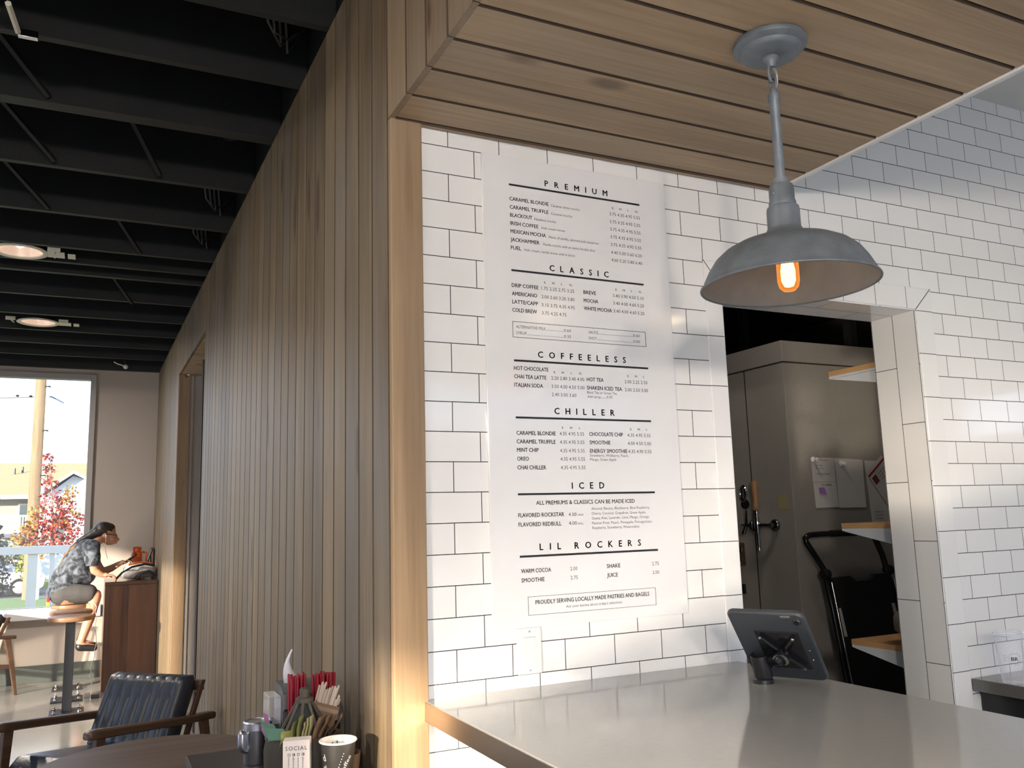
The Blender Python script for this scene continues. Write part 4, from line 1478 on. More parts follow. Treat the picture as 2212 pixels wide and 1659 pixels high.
def armchair(label, x, y, rz):
    t = thing('armchair', label, 'armchair', (x, y, 0), rz, 'wood-framed armchairs with dark leather cushions')

    def part(nm, mb, m, sm=None, bev=None, par=None):
        return obj(nm, mb, m, par or t, sm, world=False, bevel=bev)
    for s in (-1, 1):
        yy = 0.282 * s
        b = MB()
        b.new_rnd()
        # shaped arm: rounded front end, slopes down to the back
        sec = []
        for xx, zz, hw, hh in ((-0.405, 0.549, 0.022, 0.014), (-0.39, 0.551, 0.026, 0.018), (-0.2, 0.565, 0.028, 0.018), (0.05, 0.592, 0.030, 0.018), (0.28, 0.617, 0.032, 0.019), (0.37, 0.626, 0.034, 0.020), (0.402, 0.626, 0.029, 0.018), (0.415, 0.625, 0.018, 0.010)):
            sec.append([(xx, yy + hw * cy, zz + hh * cz - 0.018) for cy, cz in ((1, -0.7), (1, 0.7), (0.75, 1), (-0.75, 1), (-1, 0.7), (-1, -0.7), (-0.75, -1), (0.75, -1))])
        b.ring_loft(sec)
        part('arm', b, CHAIRWOOD, 50)
        for fx0, fx1, tz in ((0.34, 0.385, 0.597), (-0.335, -0.43, 0.527)):
            b = MB()
            b.new_rnd()
            b.ring_loft([[(xa + dx, yy + dy, z) for dx, dy in ((w, 0.014), (-w, 0.014), (-w, -0.014), (w, -0.014))] for xa, z, w in ((fx1, 0.0, 0.013), ((fx0 + fx1) / 2, 0.28, 0.021), (fx0, tz, 0.026))])
            part('leg', b, CHAIRWOOD, None, 0.004)
        b = MB()
        b.new_rnd()
        b.ring_loft([[(xx, yy + dy, zz + dz) for dy, dz in ((0.012, 0.02), (-0.012, 0.02), (-0.012, -0.02), (0.012, -0.02))] for xx, zz in ((0.355, 0.345), (-0.37, 0.265))])
        part('seat_rail', b, CHAIRWOOD, None, 0.004)
        b = MB()
        b.new_rnd()
        yb = 0.262 * s
        b.ring_loft([[(xx + dx, yb + dy, zz) for dx, dy in ((0.016, 0.009), (-0.016, 0.009), (-0.016, -0.009), (0.016, -0.009))] for xx, zz in ((-0.16, 0.28), (-0.25, 0.50), (-0.345, 0.715))])
        part('back_post', b, CHAIRWOOD, None, 0.003)
    for xx, zz, nm in ((0.33, 0.325, 'front_rail'), (-0.34, 0.69, 'back_rail')):
        b = MB()
        b.new_rnd()
        b.box((xx - 0.013, -0.268, zz - 0.026), (xx + 0.013, 0.268, zz + 0.026))
        part(nm, b, CHAIRWOOD, None, 0.004)

    def cushion(nx, length, hw, thick, mtx, channels):
        m = MB()
        nu, nv = 14, 56
        for side in (1, -1):
            grid = []
            for i in range(nu + 1):
                row = []
                for j in range(nv + 1):
                    u = i / nu
                    v = -1 + 2 * j / nv
                    edge = (1 - abs(2 * u - 1) ** 8) * (1 - abs(v) ** 12)
                    h = thick * (0.45 + 0.55 * max(0, edge) ** 0.5)
                    if channels and side > 0:
                        ph = (v * 0.5 + 0.5) * channels
                        h -= 0.020 * max(0.0, 1 - 5.5 * abs(ph - round(ph))) * min(1, edge * 2) * (0.4 + 0.6 * sin(pi * min(1, u * 1.15)))
                        h += 0.006 * noise.noise(Vector((u * 5, v * 6, nx)))
                    p = mtx @ Vector((u * length, v * hw, side * h * 0.5 if edge > 0.01 else 0.0))
                    row.append(m.bm.verts.new(p))
                grid.append(row)
            fs = [m.bm.faces.new((grid[i][j], grid[i + 1][j], grid[i + 1][j + 1], grid[i][j + 1])) for i in range(nu) for j in range(nv)]
            m._faces(fs)
        bmesh.ops.remove_doubles(m.bm, verts=m.bm.verts, dist=0.0006)
        return m
    q = Matrix.Rotation(R(9), 4, 'Y')
    part('seat_cushion', cushion(1, 0.56, 0.255, 0.12, Matrix.Translation((-0.20, 0, 0.355)) @ Matrix.Rotation(R(-7), 4, 'Y'), 0), LEATHER, 60)
    d = Vector((-0.147, 0, 0.325)).normalized()
    nrm = Vector((d.z, 0, -d.x))
    mb_ = Matrix((d, Vector((0, 1, 0)), nrm)).transposed().to_4x4()
    mb_.translation = Vector((-0.118, 0, 0.385))
    part('back_cushion', cushion(2, 0.40, 0.256, 0.115, mb_, 8), LEATHER, 60)
    return t


armchair('dark armchair with channel-tufted navy leather back, nearest the camera behind the round table', -0.699, 2.830, R(223.17))
armchair('armchair with black cushion half cut off at the left edge, below the far window', -1.90, 7.69, R(201))

# round cafe table and tall condiment stand in front
tb = thing('cafe_table', 'round dark brown wooden cafe table in front of the near armchair', 'table', (-0.60, 1.22, 0))
b = MB()
b.new_rnd()
b.lathe([(0.0, 0.700), (0.360, 0.700), (0.375, 0.708), (0.375, 0.726), (0.371, 0.730), (0.0, 0.730)], (-0.60, 1.22, 0), 64)
obj('tabletop', b, TABLEWOOD, tb, 40)
obj('column', MB().cyl((-0.60, 1.22, 0.02), (-0.60, 1.22, 0.70), 0.032, seg=20), IRON, tb, 40)
obj('base', MB().lathe([(0.24, 0.0), (0.24, 0.012), (0.05, 0.024), (0.0, 0.024)], (-0.60, 1.22, 0), 40), IRON, tb, 40)

SZ = 0.890
cs = thing('condiment_stand', 'dark wooden condiment stand against the pine siding, holding the coffee extras', 'cabinet', (-0.37, 0.1, 0))
b = MB()
b.new_rnd()
b.cbox((-0.572, -0.45, SZ - 0.026), (-0.182, 0.560, SZ), 0.003)
obj('top_board', b, wood('stand_dark_wood', 'Y', (0.020, 0.016, 0.014), (0.040, 0.034, 0.032), 0.4), cs)
obj('body', MB().cbox((-0.560, -0.43, 0.0), (-0.185, 0.545, SZ - 0.027), 0.003), BLACK, cs)

# sugar shaker
sh = thing('sugar_shaker', 'round metal shaker with handle, on the condiment stand at its left', 'shaker', (-0.412, 0.385, SZ))
hc = (-0.412, 0.385, SZ + 0.0004)
ALU = pbr('brushed_aluminium', (0.42, 0.44, 0.50), 0.32, 1.0, var=0.10, scale=5, stretch=(1, 1, 0.2))
obj('body', MB().lathe([(0.0, 0.0), (0.033, 0.0), (0.0345, 0.003), (0.0345, 0.082), (0.0355, 0.085)], hc, 40), ALU, sh, 40)
b = MB()
b.lathe([(0.0365, 0.083), (0.0372, 0.086), (0.0365, 0.089), (0.0372, 0.092), (0.0365, 0.095), (0.0372, 0.099), (0.0372, 0.102), (0.0345, 0.105), (0.0335, 0.1025), (0.0, 0.1020)], hc, 40)
obj('lid', b, ALU, sh, 40)
hd = Vector((-0.9, -0.45, 0)).normalized()
b = MB()
b.tube([Vector(hc) + hd * 0.034 + Vector((0, 0, 0.082)), Vector(hc) + hd * 0.048 + Vector((0, 0, 0.084)), Vector(hc) + hd * 0.052 + Vector((0, 0, 0.076)), Vector(hc) + hd * 0.052 + Vector((0, 0, 0.046)), Vector(hc) + hd * 0.047 + Vector((0, 0, 0.036)), Vector(hc) + hd * 0.034 + Vector((0, 0, 0.030))], 0.0085, 10, flat=0.3)
obj('handle', b, ALU, sh, 60)

# napkin dispenser
nd = thing('napkin_dispenser', 'grey napkin dispenser with clear side, behind the condiment caddy', 'dispenser', (-0.30, 0.44, SZ))
GREYMETAL = pbr('satin_grey_metal', (0.16, 0.165, 0.175), 0.4, 0.6, var=0.1)
nx0, nx1, ny0, ny1 = -0.345, -0.230, 0.395, 0.520
b = MB()
pr = []
for k in range(9):
    a = R(180 - 180 * k / 8 * 0.5)
    pr.append((ny0 + 0.035 + 0.05 * cos(a), SZ + 0.150 + 0.028 * sin(a)))
poly = [(ny0, SZ + 0.0005), (ny1, SZ + 0.0005), (ny1, SZ + 0.178), (ny0 + 0.035, SZ + 0.178), (ny0 - 0.004, SZ + 0.160), (ny0 - 0.018, SZ + 0.125), (ny0 - 0.010, SZ + 0.118), (ny0, SZ + 0.118)]
b.prism(poly, nx0, nx1, 'YZ')
obj('housing', b, GREYMETAL, nd, 30)
obj('front_opening', MB().box((nx0 + 0.012, ny0 - 0.001, SZ + 0.015), (nx1 - 0.012, ny0 + 0.002, SZ + 0.112)), BLACK, nd)
b = MB()
b.cbox((nx0 - 0.034, ny0 + 0.01, SZ + 0.0005), (nx0 - 0.003, ny1 - 0.02, SZ + 0.155), 0.003)
obj('clear_side_box', b, CLEAR, nd)
obj('box_filling', MB().cbox((nx0 - 0.031, ny0 + 0.014, SZ + 0.003), (nx0 - 0.006, ny1 - 0.024, SZ + 0.085), 0.002), pbr('dark_lid_stack', (0.03, 0.03, 0.045), 0.4, var=0.2), nd)
b = MB()
rows = []
for k in range(8):
    t_ = k / 7
    w_ = 0.022 * (1 - t_) ** 1.4 + 0.0015
    cx = -0.318 - 0.010 * sin(t_ * pi * 0.9) + 0.008 * t_ * t_ + 0.012 * (1 - t_) ** 2
    rows.append([(cx + w_ * s, ny0 + 0.055 - 0.02 * t_ + 0.012 * abs(s), SZ + 0.1785 + 0.092 * t_) for s in (-1, -0.3, 0.3, 1)])
b.ring_loft([[(x, y + 0.0006, z) for x, y, z in r] + [(x, y - 0.0006, z) for x, y, z in r[::-1]] for r in rows])
tag(obj('paper_napkin', b, pbr('white_napkin', (0.66, 0.67, 0.72), 0.9, var=0.03), smooth=60), 'white paper napkin sticking up from the grey dispenser', 'napkin')

# rustic caddy
DX_, DY_ = -0.330, 0.205
RUST = pbr('weathered_dark_wood', (0.040, 0.036, 0.030), 0.85, var=0.6, scale=14, bump=0.9, bscale=45, stretch=(1, 1, 0.35))
RUST2 = pbr('rusty_iron', (0.085, 0.075, 0.062), 0.7, 0.3, var=0.5, scale=30, bump=0.4)
cd_ = thing('condiment_caddy', 'rustic dark wooden caddy with peaked iron top and knob, full of sugar packets', 'caddy', (DX_, DY_, SZ))
b = MB()
rings = []
for r, z in ((0.094, 0.0), (0.097, 0.02), (0.097, 0.07), (0.092, 0.094), (0.078, 0.098), (0.076, 0.082)):
    rings.append([(DX_ + r * (1 + 0.03 * noise.noise(Vector((k * 1.7, z * 30, 1)))) * cos(2 * pi * k / 16), DY_ + r * (1 + 0.03 * noise.noise(Vector((k * 1.3, z * 20, 5)))) * sin(2 * pi * k / 16), SZ + 0.0006 + z) for k in range(16)])
b.ring_loft(rings)
obj('base_tray', b, RUST, cd_, 35)
b = MB()
b.lathe([(0.013, 0.170), (0.0210, 0.172), (0.0222, 0.177), (0.0210, 0.183), (0.013, 0.186), (0.012, 0.191), (0.0130, 0.194), (0.0125, 0.203), (0.009, 0.206), (0.0, 0.2065)], (DX_, DY_, SZ), 20)
obj('top_knob', b, RUST2, cd_, 40)
for k in range(8):
    a = 2 * pi * k / 8 + 0.42
    p0 = Vector((DX_ + 0.018 * cos(a), DY_ + 0.018 * sin(a), SZ + 0.173))
    p1 = Vector((DX_ + 0.066 * cos(a), DY_ + 0.066 * sin(a), SZ + 0.088))
    obj('rib', MB().tube([p0, p1], [0.0042, 0.0052], 6), RUST2, cd_)
obj('inner_cone', MB().lathe([(0.050, 0.084), (0.012, 0.170)], (DX_, DY_, SZ), 8, cap0=False), pbr('dark_green_card', (0.035, 0.045, 0.042), 0.8, var=0.3), cd_)


def packet(name, label, grp, c, n_, w, h, tilt, mat, rz, cat='sugar packet'):
    """thin crimped paper sachet standing in the caddy"""
    b = MB()
    Mx = Matrix.Translation(c) @ Matrix.Rotation(rz, 4, 'Z') @ Matrix.Rotation(tilt, 4, 'X')
    rows = []
    for k in range(6):
        t_ = k / 5
        th = 0.0016 * sin(pi * min(1, max(0, t_))) + 0.0003
        wob = 0.0015 * sin(k * 1.9 + n_)
        rows.append([Mx @ Vector((w / 2 * s, wob + d * th, h * t_)) for s, d in ((-1, 0), (-0.5, -1), (0.5, -1), (1, 0), (0.5, 1), (-0.5, 1))])
    b.ring_loft(rows)
    o = obj(name, b, mat, smooth=50)
    return tag(o, label, cat, grp)


YEL = pbr('yellow_packet', (0.34, 0.33, 0.10), 0.7, var=0.15)
YG = pbr('olive_packet', (0.22, 0.24, 0.09), 0.7, var=0.2)
CREAM = pbr('cream_packet', (0.40, 0.37, 0.20), 0.7, var=0.15)
BRN = pbr('kraft_packet', (0.20, 0.125, 0.075), 0.75, var=0.2)
GRN = pbr('mint_packet', (0.145, 0.29, 0.215), 0.7, var=0.12)
PNK = pbr('pink_packet', (0.36, 0.14, 0.30), 0.7, var=0.1)
cz = SZ + 0.086
for k, (x, dy, h, m, lab) in enumerate(((-0.362, -0.052, 0.034, YEL, 'short bright yellow sugar packet, leftmost of the yellow ones in the caddy'), (-0.350, -0.056, 0.055, YG, 'olive yellow packet just right of the short bright yellow one'),
                                        (-0.338, -0.060, 0.066, YG, 'tallest olive yellow sugar packet at the front of the caddy'), (-0.3265, -0.064, 0.052, CREAM, 'cream yellow packet right of the tallest olive one'),
                                        (-0.319, -0.062, 0.060, CREAM, 'second cream yellow packet counted from the tallest olive one'), (-0.311, -0.060, 0.063, CREAM, 'rightmost cream yellow packet, against the caddy rib'))):
    packet('sugar_packet', lab, 'yellow sugar packets in the caddy', (x - 0.022, DY_ + dy - 0.002, cz), k, 0.036 if k < 3 else 0.028, h * 1.05, R(8), m, R(58 if k else 20))
for k, (x, dy, lab) in enumerate(((-0.292, -0.055, 'brown sugar packet nearest the middle rib of the caddy'), (-0.280, -0.050, 'second brown sugar packet from the middle rib'), (-0.268, -0.043, 'third brown sugar packet from the middle rib'), (-0.255, -0.035, 'rightmost brown sugar packet leaning out over the caddy rim'))):
    packet('sugar_packet', lab, 'brown sugar packets in the caddy', (x - 0.026, DY_ + dy, cz), k + 9, 0.044, 0.066, R(20 + 5 * k), BRN, R(48 + 9 * k))
for k, (dx, dy, h, lab) in enumerate(((-0.074, -0.012, 0.058, 'mint green sweetener packet at the left of the caddy'), (-0.068, -0.030, 0.046, 'crumpled mint green packet in front of the other green one'))):
    packet('sweetener_packet', lab, 'green sweetener packets in the caddy', (DX_ + dx, DY_ + dy, cz), k + 20, 0.052, h, R(24), GRN, R(-62 + 20 * k))
for k, (dx, dy, h, lab) in enumerate(((-0.070, 0.022, 0.070, 'upper pink sweetener packet behind the mint green ones'), (-0.085, 0.018, 0.042, 'lower pink sweetener packet beside the metal shaker'))):
    packet('sweetener_packet', lab, 'pink sweetener packets in the caddy', (DX_ + dx, DY_ + dy, cz), k + 30, 0.036, h, R(20), PNK, R(-80))

# straws and stirrers stand in two cups behind the knob
REDP = pbr('red_plastic', (0.30, 0.012, 0.030), 0.35, var=0.15)
hold = thing('straw_holder', 'dark holder behind the caddy knob with red straws and wooden stirrers', 'holder', (-0.25, 0.325, SZ))
b = MB()
b.lathe([(0.030, 0.0006), (0.034, 0.06), (0.036, 0.085), (0.031, 0.085), (0.028, 0.02), (0.0, 0.02)], (-0.318, 0.345, SZ), 24)
obj('left_cup', b, BLACK, hold, 40)
b = MB()
b.lathe([(0.034, 0.0006), (0.038, 0.06), (0.040, 0.085), (0.035, 0.085), (0.030, 0.02), (0.0, 0.02)], (-0.242, 0.345, SZ), 24)
obj('right_cup', b, BLACK, hold, 40)
random.seed(11)


def straw(x, y, dx, dy, top, label, grp):
    b = MB()
    b.tube([(x - dx, y - dy, SZ + 0.024), (x, y, top)], 0.0030, 7)
    tag(obj('stir_straw', b, REDP, smooth=60), label, 'straw', grp)


for k in range(18):
    a = 2.4 * k
    rr_ = 0.0048 * math.sqrt(k + 0.5)
    straw(-0.318 + rr_ * 1.15 * cos(a), 0.345 + rr_ * sin(a), 0.25 * rr_ * cos(a), 0.2 * rr_ * sin(a), SZ + 0.213 + random.uniform(-0.006, 0.008), 'thin red stir straw in the left bunch, behind the caddy knob', 'red straws, left bunch')
for k in range(28):
    a = 2.4 * k
    rr_ = 0.0052 * math.sqrt(k + 0.5)
    straw(-0.250 + rr_ * 1.2 * cos(a), 0.345 + rr_ * sin(a), 0.25 * rr_ * cos(a) - 0.004, 0.2 * rr_ * sin(a), SZ + 0.213 + random.uniform(-0.004, 0.004), 'thin red stir straw in the right bunch, beside the wooden stirrers', 'red straws, right bunch')
STICK = wood('birch_stirrer', 'Z', (0.36, 0.30, 0.24), (0.55, 0.48, 0.40), 0.6)
sb = thing('stirrer_box', 'tilted kraft-brown box at the right of the caddy, holding wooden stirrers', 'box', (-0.225, 0.235, SZ))
LD = Vector((0.34, 0.02, 1.0)).normalized()
KR = pbr('kraft_card', (0.155, 0.095, 0.055), 0.7, var=0.2, scale=20)
bx = Vector((-0.282, 0.240, SZ + 0.0995))
SXd = Vector((0.94, -0.12, -0.32)).normalized()
SYd = LD.cross(SXd).normalized()
SXd = SYd.cross(LD).normalized()


def sp_(u, v, w):
    return bx + SXd * u + SYd * v + LD * w


b = MB()
for (u0, u1, v0, v1, w0, w1) in ((-0.030, 0.030, -0.017, -0.0155, 0, 0.058), (-0.030, 0.030, 0.0155, 0.017, 0, 0.066), (-0.030, -0.0285, -0.0155, 0.0155, 0, 0.060), (0.0285, 0.030, -0.0155, 0.0155, 0, 0.060), (-0.030, 0.030, -0.0155, 0.0155, 0, 0.002)):
    b.hexa([sp_(u, v, w) for w in (w0, w1) for u, v in ((u0, v0), (u1, v0), (u1, v1), (u0, v1))])
obj('box_body', b, KR, sb)
b = MB()
b.hexa([sp_(u, v, w) for w in (0.040, 0.050) for u, v in ((-0.0305, -0.0178), (0.0305, -0.0178), (0.0305, -0.0168), (-0.0305, -0.0168))])
obj('folded_band', b, pbr('pale_kraft', (0.26, 0.18, 0.12), 0.7, var=0.2), sb)
for k in range(16):
    u = -0.025 + 0.0033 * k
    v = random.uniform(-0.011, 0.011)
    top = 0.100 + random.uniform(-0.010, 0.010) - 0.018 * (k > 11)
    b = MB()
    b.new_rnd()
    lean = 0.012 * (u / 0.03)
    pts = [(-0.0026, 0.004), (0.0026, 0.004), (0.0026, top - 0.003), (0.0, top), (-0.0026, top - 0.003)]
    b.ring_loft([[sp_(u + a + lean * (c / 0.14), v + d, c) for a, c in pts] for d in (-0.0007, 0.0007)])
    tag(obj('coffee_stirrer', b, STICK), 'flat wooden coffee stirrer in the kraft box, fanned with the others', 'stirrer', 'wooden stirrers in the kraft box')

# social-media card box
SO = Vector((-0.4085, 0.075, SZ))
sc_ = thing('card_box', 'white card box reading SOCIAL, in front of the caddy', 'box', SO)
CM = Matrix.Translation(SO + Vector((0.0015, 0, 0.0008))) @ Matrix.Rotation(R(-24), 4, 'Z') @ Matrix.Rotation(R(-7), 4, 'X') @ Matrix.Rotation(R(-2), 4, 'Y')
b = MB()
W_, H_, D_ = 0.062, 0.112, 0.020
b.hexa([CM @ Vector(p) for p in ((0, 0, 0.004), (W_, 0, 0.004), (W_, D_, 0.004), (0, D_, 0.004), (0, 0, H_), (W_, 0, H_), (W_, D_, H_ + 0.006), (0, D_, H_ + 0.006))])
obj('box_body', b, pbr('white_card', (0.60, 0.56, 0.55), 0.75, var=0.04), sc_)
FR = CM @ Matrix(((1, 0, 0, 0), (0, 0, -1, -0.0006), (0, 1, 0, 0), (0, 0, 0, 1)))
its = [('SOCIAL', FR @ Matrix.Translation((0.006, H_ - 0.021, 0)), 0.050, 0.0092, 0.0, True, 0)]
for k, wd in enumerate(('blackrockcoffee', '@blackrockcoffee', '/blackrockcoffee', '@blackrockcoffee')):
    its.append((wd, FR @ Matrix.Translation((0.0125 + 0.0108 * k, H_ - 0.036, 0)) @ Matrix.Rotation(-pi / 2, 4, 'Z'), 0.058, 0.0034, 0.0, False, 0))
mbx = text_mesh(its)
for k in range(4):
    x0 = 0.0115 + 0.0108 * k
    for (a0, a1, c0_, c1_) in ((0, 0.0056, 0, 0.0009), (0, 0.0056, 0.0047, 0.0056), (0, 0.0009, 0.0009, 0.0047), (0.0047 - 0.0014 * (k % 2), 0.0056, 0.0009, 0.0047)):
        mbx.face([FR @ Vector((x0 + a, H_ - 0.0335 + c, 0)) for a, c in ((a0, c0_), (a1, c0_), (a1, c1_), (a0, c1_))])
obj('print', mbx, INK, sc_)

# paper coffee cup used for waste
QX, QY = -0.2835, 0.055
pc = thing('paper_cup', 'dark paper coffee cup with white rim, on the condiment stand by the siding', 'cup', (QX, QY, SZ))
CUPB = pbr('dark_charcoal_cup', (0.030, 0.028, 0.026), 0.45, var=0.1)
CUPW = pbr('cup_white_paper', (0.66, 0.66, 0.64), 0.6, var=0.02)
obj('sleeve', MB().lathe([(0.0295, 0.0006), (0.0305, 0.004), (0.0415, 0.104)], (QX, QY, SZ), 40, cap1=False), CUPB, pc, 40)
obj('inside', MB().lathe([(0.0402, 0.106), (0.030, 0.012), (0.0, 0.012)], (QX, QY, SZ), 40, cap0=False), CUPW, pc, 40)
b = MB()
b.tube([(QX + 0.0422 * cos(2 * pi * k / 40), QY + 0.0422 * sin(2 * pi * k / 40), SZ + 0.1062) for k in range(41)], 0.0026, 8, caps=False)
obj('rim', b, CUPW, pc, 60)
b = MB()
random.seed(3)
for k in range(14):
    a = random.random() * 2 * pi
    r0 = random.uniform(0.005, 0.028)
    b.tube([(QX - 0.008 + r0 * cos(a), QY + r0 * sin(a), SZ + 0.070), (QX - 0.010 + 1.05 * r0 * cos(a), QY + r0 * sin(a) * 1.05, SZ + random.uniform(0.085, 0.104))], [0.003, 0.0012], 5)
b.lathe([(0.0, 0.060), (0.035, 0.060), (0.0362, 0.073), (0.0, 0.074)], (QX, QY, SZ), 20)
obj('waste', b, pbr('dark_waste', (0.03, 0.02, 0.015), 0.8, var=0.5), pc)
ph = math.atan2(CAM.y - QY, CAM.x - QX)


def onc(u, v, lift=0.0005):
    r = 0.0298 + 0.0117 * (v / 0.104) + lift
    a = ph + u / 0.036
    return Vector((QX + r * cos(a), QY + r * sin(a), SZ + v))


b = text_mesh([('d', frame((-0.036, 0, 0.066), (1, 0, 0.25), (-0.25, 0, 1)), 0.008, 0.016, -0.02, False, 0), ('tall', frame((-0.040, 0, 0.050), (1, 0, 0.2), (-0.2, 0, 1)), 0.012, 0.006, -0.01, False, 0),
               ('coffee', frame((0.012, 0, 0.038), (0.55, 0, 1), (-1, 0, 0.55)), 0.042, 0.010, -0.01, False, 0)])
for v in b.bm.verts:
    v.co = onc(v.co.x, v.co.z)
for k in range(9):
    u, v = 0.000 + 0.0025 * k * 0.8, 0.036 + 0.0058 * k
    b.face([onc(u - 0.005 + p, v + q) for p, q in ((0, 0), (0.0018, 0), (0.0018, 0.0022), (0, 0.0022))])
obj('white_print', b, CUPW, pc)
b = MB()
b.lathe([(0.034, 0.0006), (0.039, 0.055), (0.0383, 0.055), (0.0333, 0.0006)], (-0.2450, 0.140, SZ), 30, cap0=False, cap1=False)
tag(obj('cup_sleeve', b, KR, smooth=40), 'brown card cup sleeve half hidden behind the dark paper cup', 'cup sleeve')

# ------------------------------------------------------------------ bar along the far end, stools, things on it
BX0, BX1, BY0, BZ = -0.680, -0.2065, 7.25, 1.010
br_ = thing('wooden_bar', 'tall dark walnut bar counter below the far window, beside the siding', 'bar counter', (-0.45, 7.7, 0))
b = MB()
b.new_rnd()
b.cbox((BX0, BY0, BZ - 0.035), (BX1, YF - 0.051, BZ), 0.003)
obj('bar_top', b, WALNUT_X, br_)
for xa, xb in ((BX0 + 0.004, -0.470), (-0.4695, BX1 - 0.0005)):
    b = MB()
    b.new_rnd()
    b.cbox((xa, BY0 + 0.003, 0.0006), (xb, BY0 + 0.035, BZ - 0.0355), 0.002)
    obj('end_panel', b, WALNUT, br_)
b = MB()
b.new_rnd()
b.cbox((BX0 + 0.006, BY0 + 0.036, 0.0006), (BX0 + 0.035, YF - 0.055, BZ - 0.0355), 0.002)
obj('side_panel', b, WALNUT, br_)


def stool(label, x, y, z):
    s = thing('bar_stool', label, 'stool', (x, y, 0), group='bar stools in line at the walnut bar')
    b = MB()
    b.new_rnd()
    b.lathe([(0.0, z - 0.042), (0.155, z - 0.042), (0.176, z - 0.036), (0.181, z - 0.022), (0.178, z - 0.005), (0.170, z), (0.0, z - 0.006)], (x, y, 0), 48)
    obj('seat', b, SEATWOOD, s, 40)
    obj('column', MB().cbox((x - 0.037, y - 0.037, 0.012), (x + 0.037, y + 0.037, z - 0.0425), 0.003), IRON, s)
    b = MB()
    b.cbox((x - 0.13, y - 0.13, 0.0005), (x + 0.13, y + 0.13, 0.012), 0.003)
    obj('base_plate', b, IRON, s)
    for sx_ in (-1, 1):
        for sy_ in (-1, 1):
            b = MB()
            b.lathe([(0.014, 0.0125), (0.016, 0.022), (0.010, 0.034), (0.0, 0.038)], (x + sx_ * 0.095, y + sy_ * 0.095, 0), 12)
            obj('bolt_cap', b, CHROME, s, 50)
    return s


stool('nearest wooden-seated bar stool on a thick black post, before the bar end', -0.945, 6.40, 0.790)
stool('middle bar stool, its wooden seat between the nearest stool and the seated person', -0.955, 7.02, 0.788)
stool('far bar stool that the person sits on', -0.965, 7.64, 0.800)

# backpack, bottle, tablet and cables
bp_ = thing('mesh_bag', 'white and black mesh sports bag with orange trim, lying on the bar', 'bag', (-0.40, 7.55, BZ))
b = MB()
b.ball((-0.33, 7.55, BZ + 0.085), 0.10, 20, (1.25, 1.2, 0.78))
b.ball((-0.455, 7.47, BZ + 0.055), 0.085, 20, (1.1, 1.2, 0.6))
b.ball((-0.40, 7.62, BZ + 0.085), 0.09, 20, (1.3, 1.1, 0.85))
bm_ = remesh(b, 0.012, 3)
for v in bm_.bm.verts:
    v.co += Vector((noise.noise(v.co * 16), noise.noise(v.co * 17 + Vector((5, 0, 0))), noise.noise(v.co * 18))) * 0.010
    v.co.z = max(v.co.z, BZ + 0.002)
MESHW = pbr('white_mesh_fabric', (0.60, 0.58, 0.55), 0.8, var=0.5, scale=26, bump=0.6, bscale=90)
obj('bag_body', bm_, MESHW, bp_, 60)
BLKF = pbr('black_webbing', (0.015, 0.015, 0.017), 0.6, var=0.3)
b = MB()
arc = [(-0.585 + 0.0, 7.43, BZ + 0.012), (-0.53, 7.41, BZ + 0.075), (-0.44, 7.42, BZ + 0.128), (-0.32, 7.43, BZ + 0.150), (-0.23, 7.45, BZ + 0.13)]
b.tube(arc, 0.014, 8, flat=0.5)
b.tube([(-0.42, 7.405, BZ + 0.012), (-0.36, 7.40, BZ + 0.06), (-0.28, 7.41, BZ + 0.075), (-0.21, 7.43, BZ + 0.03)], 0.022, 8, flat=0.5)
obj('strap', b, BLKF, bp_, 60)
b = MB()
b.tube([(-0.47, 7.47, BZ + 0.146), (-0.36, 7.48, BZ + 0.168), (-0.25, 7.50, BZ + 0.150)], 0.009, 8)
obj('orange_trim', b, pbr('orange_webbing', (0.55, 0.13, 0.02), 0.6, var=0.2), bp_, 60)
ORG = pbr('orange_plastic', (0.62, 0.10, 0.012), 0.35, var=0.1)
ob = thing('orange_bottle', 'orange plastic jug with handle, standing on the bar behind the bag', 'bottle', (-0.37, 7.80, BZ))
bc_ = (-0.385, 7.80, BZ + 0.0005)
obj('bottle_body', MB().lathe([(0.0, 0.0), (0.050, 0.0), (0.053, 0.01), (0.053, 0.24), (0.044, 0.262), (0.036, 0.272)], bc_, 24), ORG, ob, 40)
obj('cap', MB().lathe([(0.044, 0.272), (0.044, 0.310), (0.036, 0.316), (0.0, 0.318)], bc_, 24), ORG, ob, 40)
b = MB()
b.tube([(-0.335, 7.80, BZ + 0.262), (-0.295, 7.80, BZ + 0.255), (-0.290, 7.80, BZ + 0.17), (-0.298, 7.80, BZ + 0.06), (-0.335, 7.80, BZ + 0.04)], 0.010, 8)
obj('handle', b, ORG, ob, 60)
kt = thing('propped_frame', 'black-framed display propped on the bar against the siding', 'frame', (-0.25, 7.75, BZ))
FMx = Matrix.Translation((-0.305, 7.68, BZ + 0.001)) @ Matrix.Rotation(R(-8), 4, 'Z') @ Matrix.Rotation(R(-24), 4, 'Y') @ Matrix.Rotation(0, 4, 'X')
FMx = Matrix.Translation((-0.325, 7.885, BZ + 0.0035)) @ Matrix.Rotation(R(18), 4, 'Y')


def fq(y0, y1, z0, z1, t0=0.0, t1=0.012):
    return [FMx @ Vector((x, y, z)) for z in (z0, z1) for x, y in ((t0, y0), (t1, y0), (t1, y1), (t0, y1))]


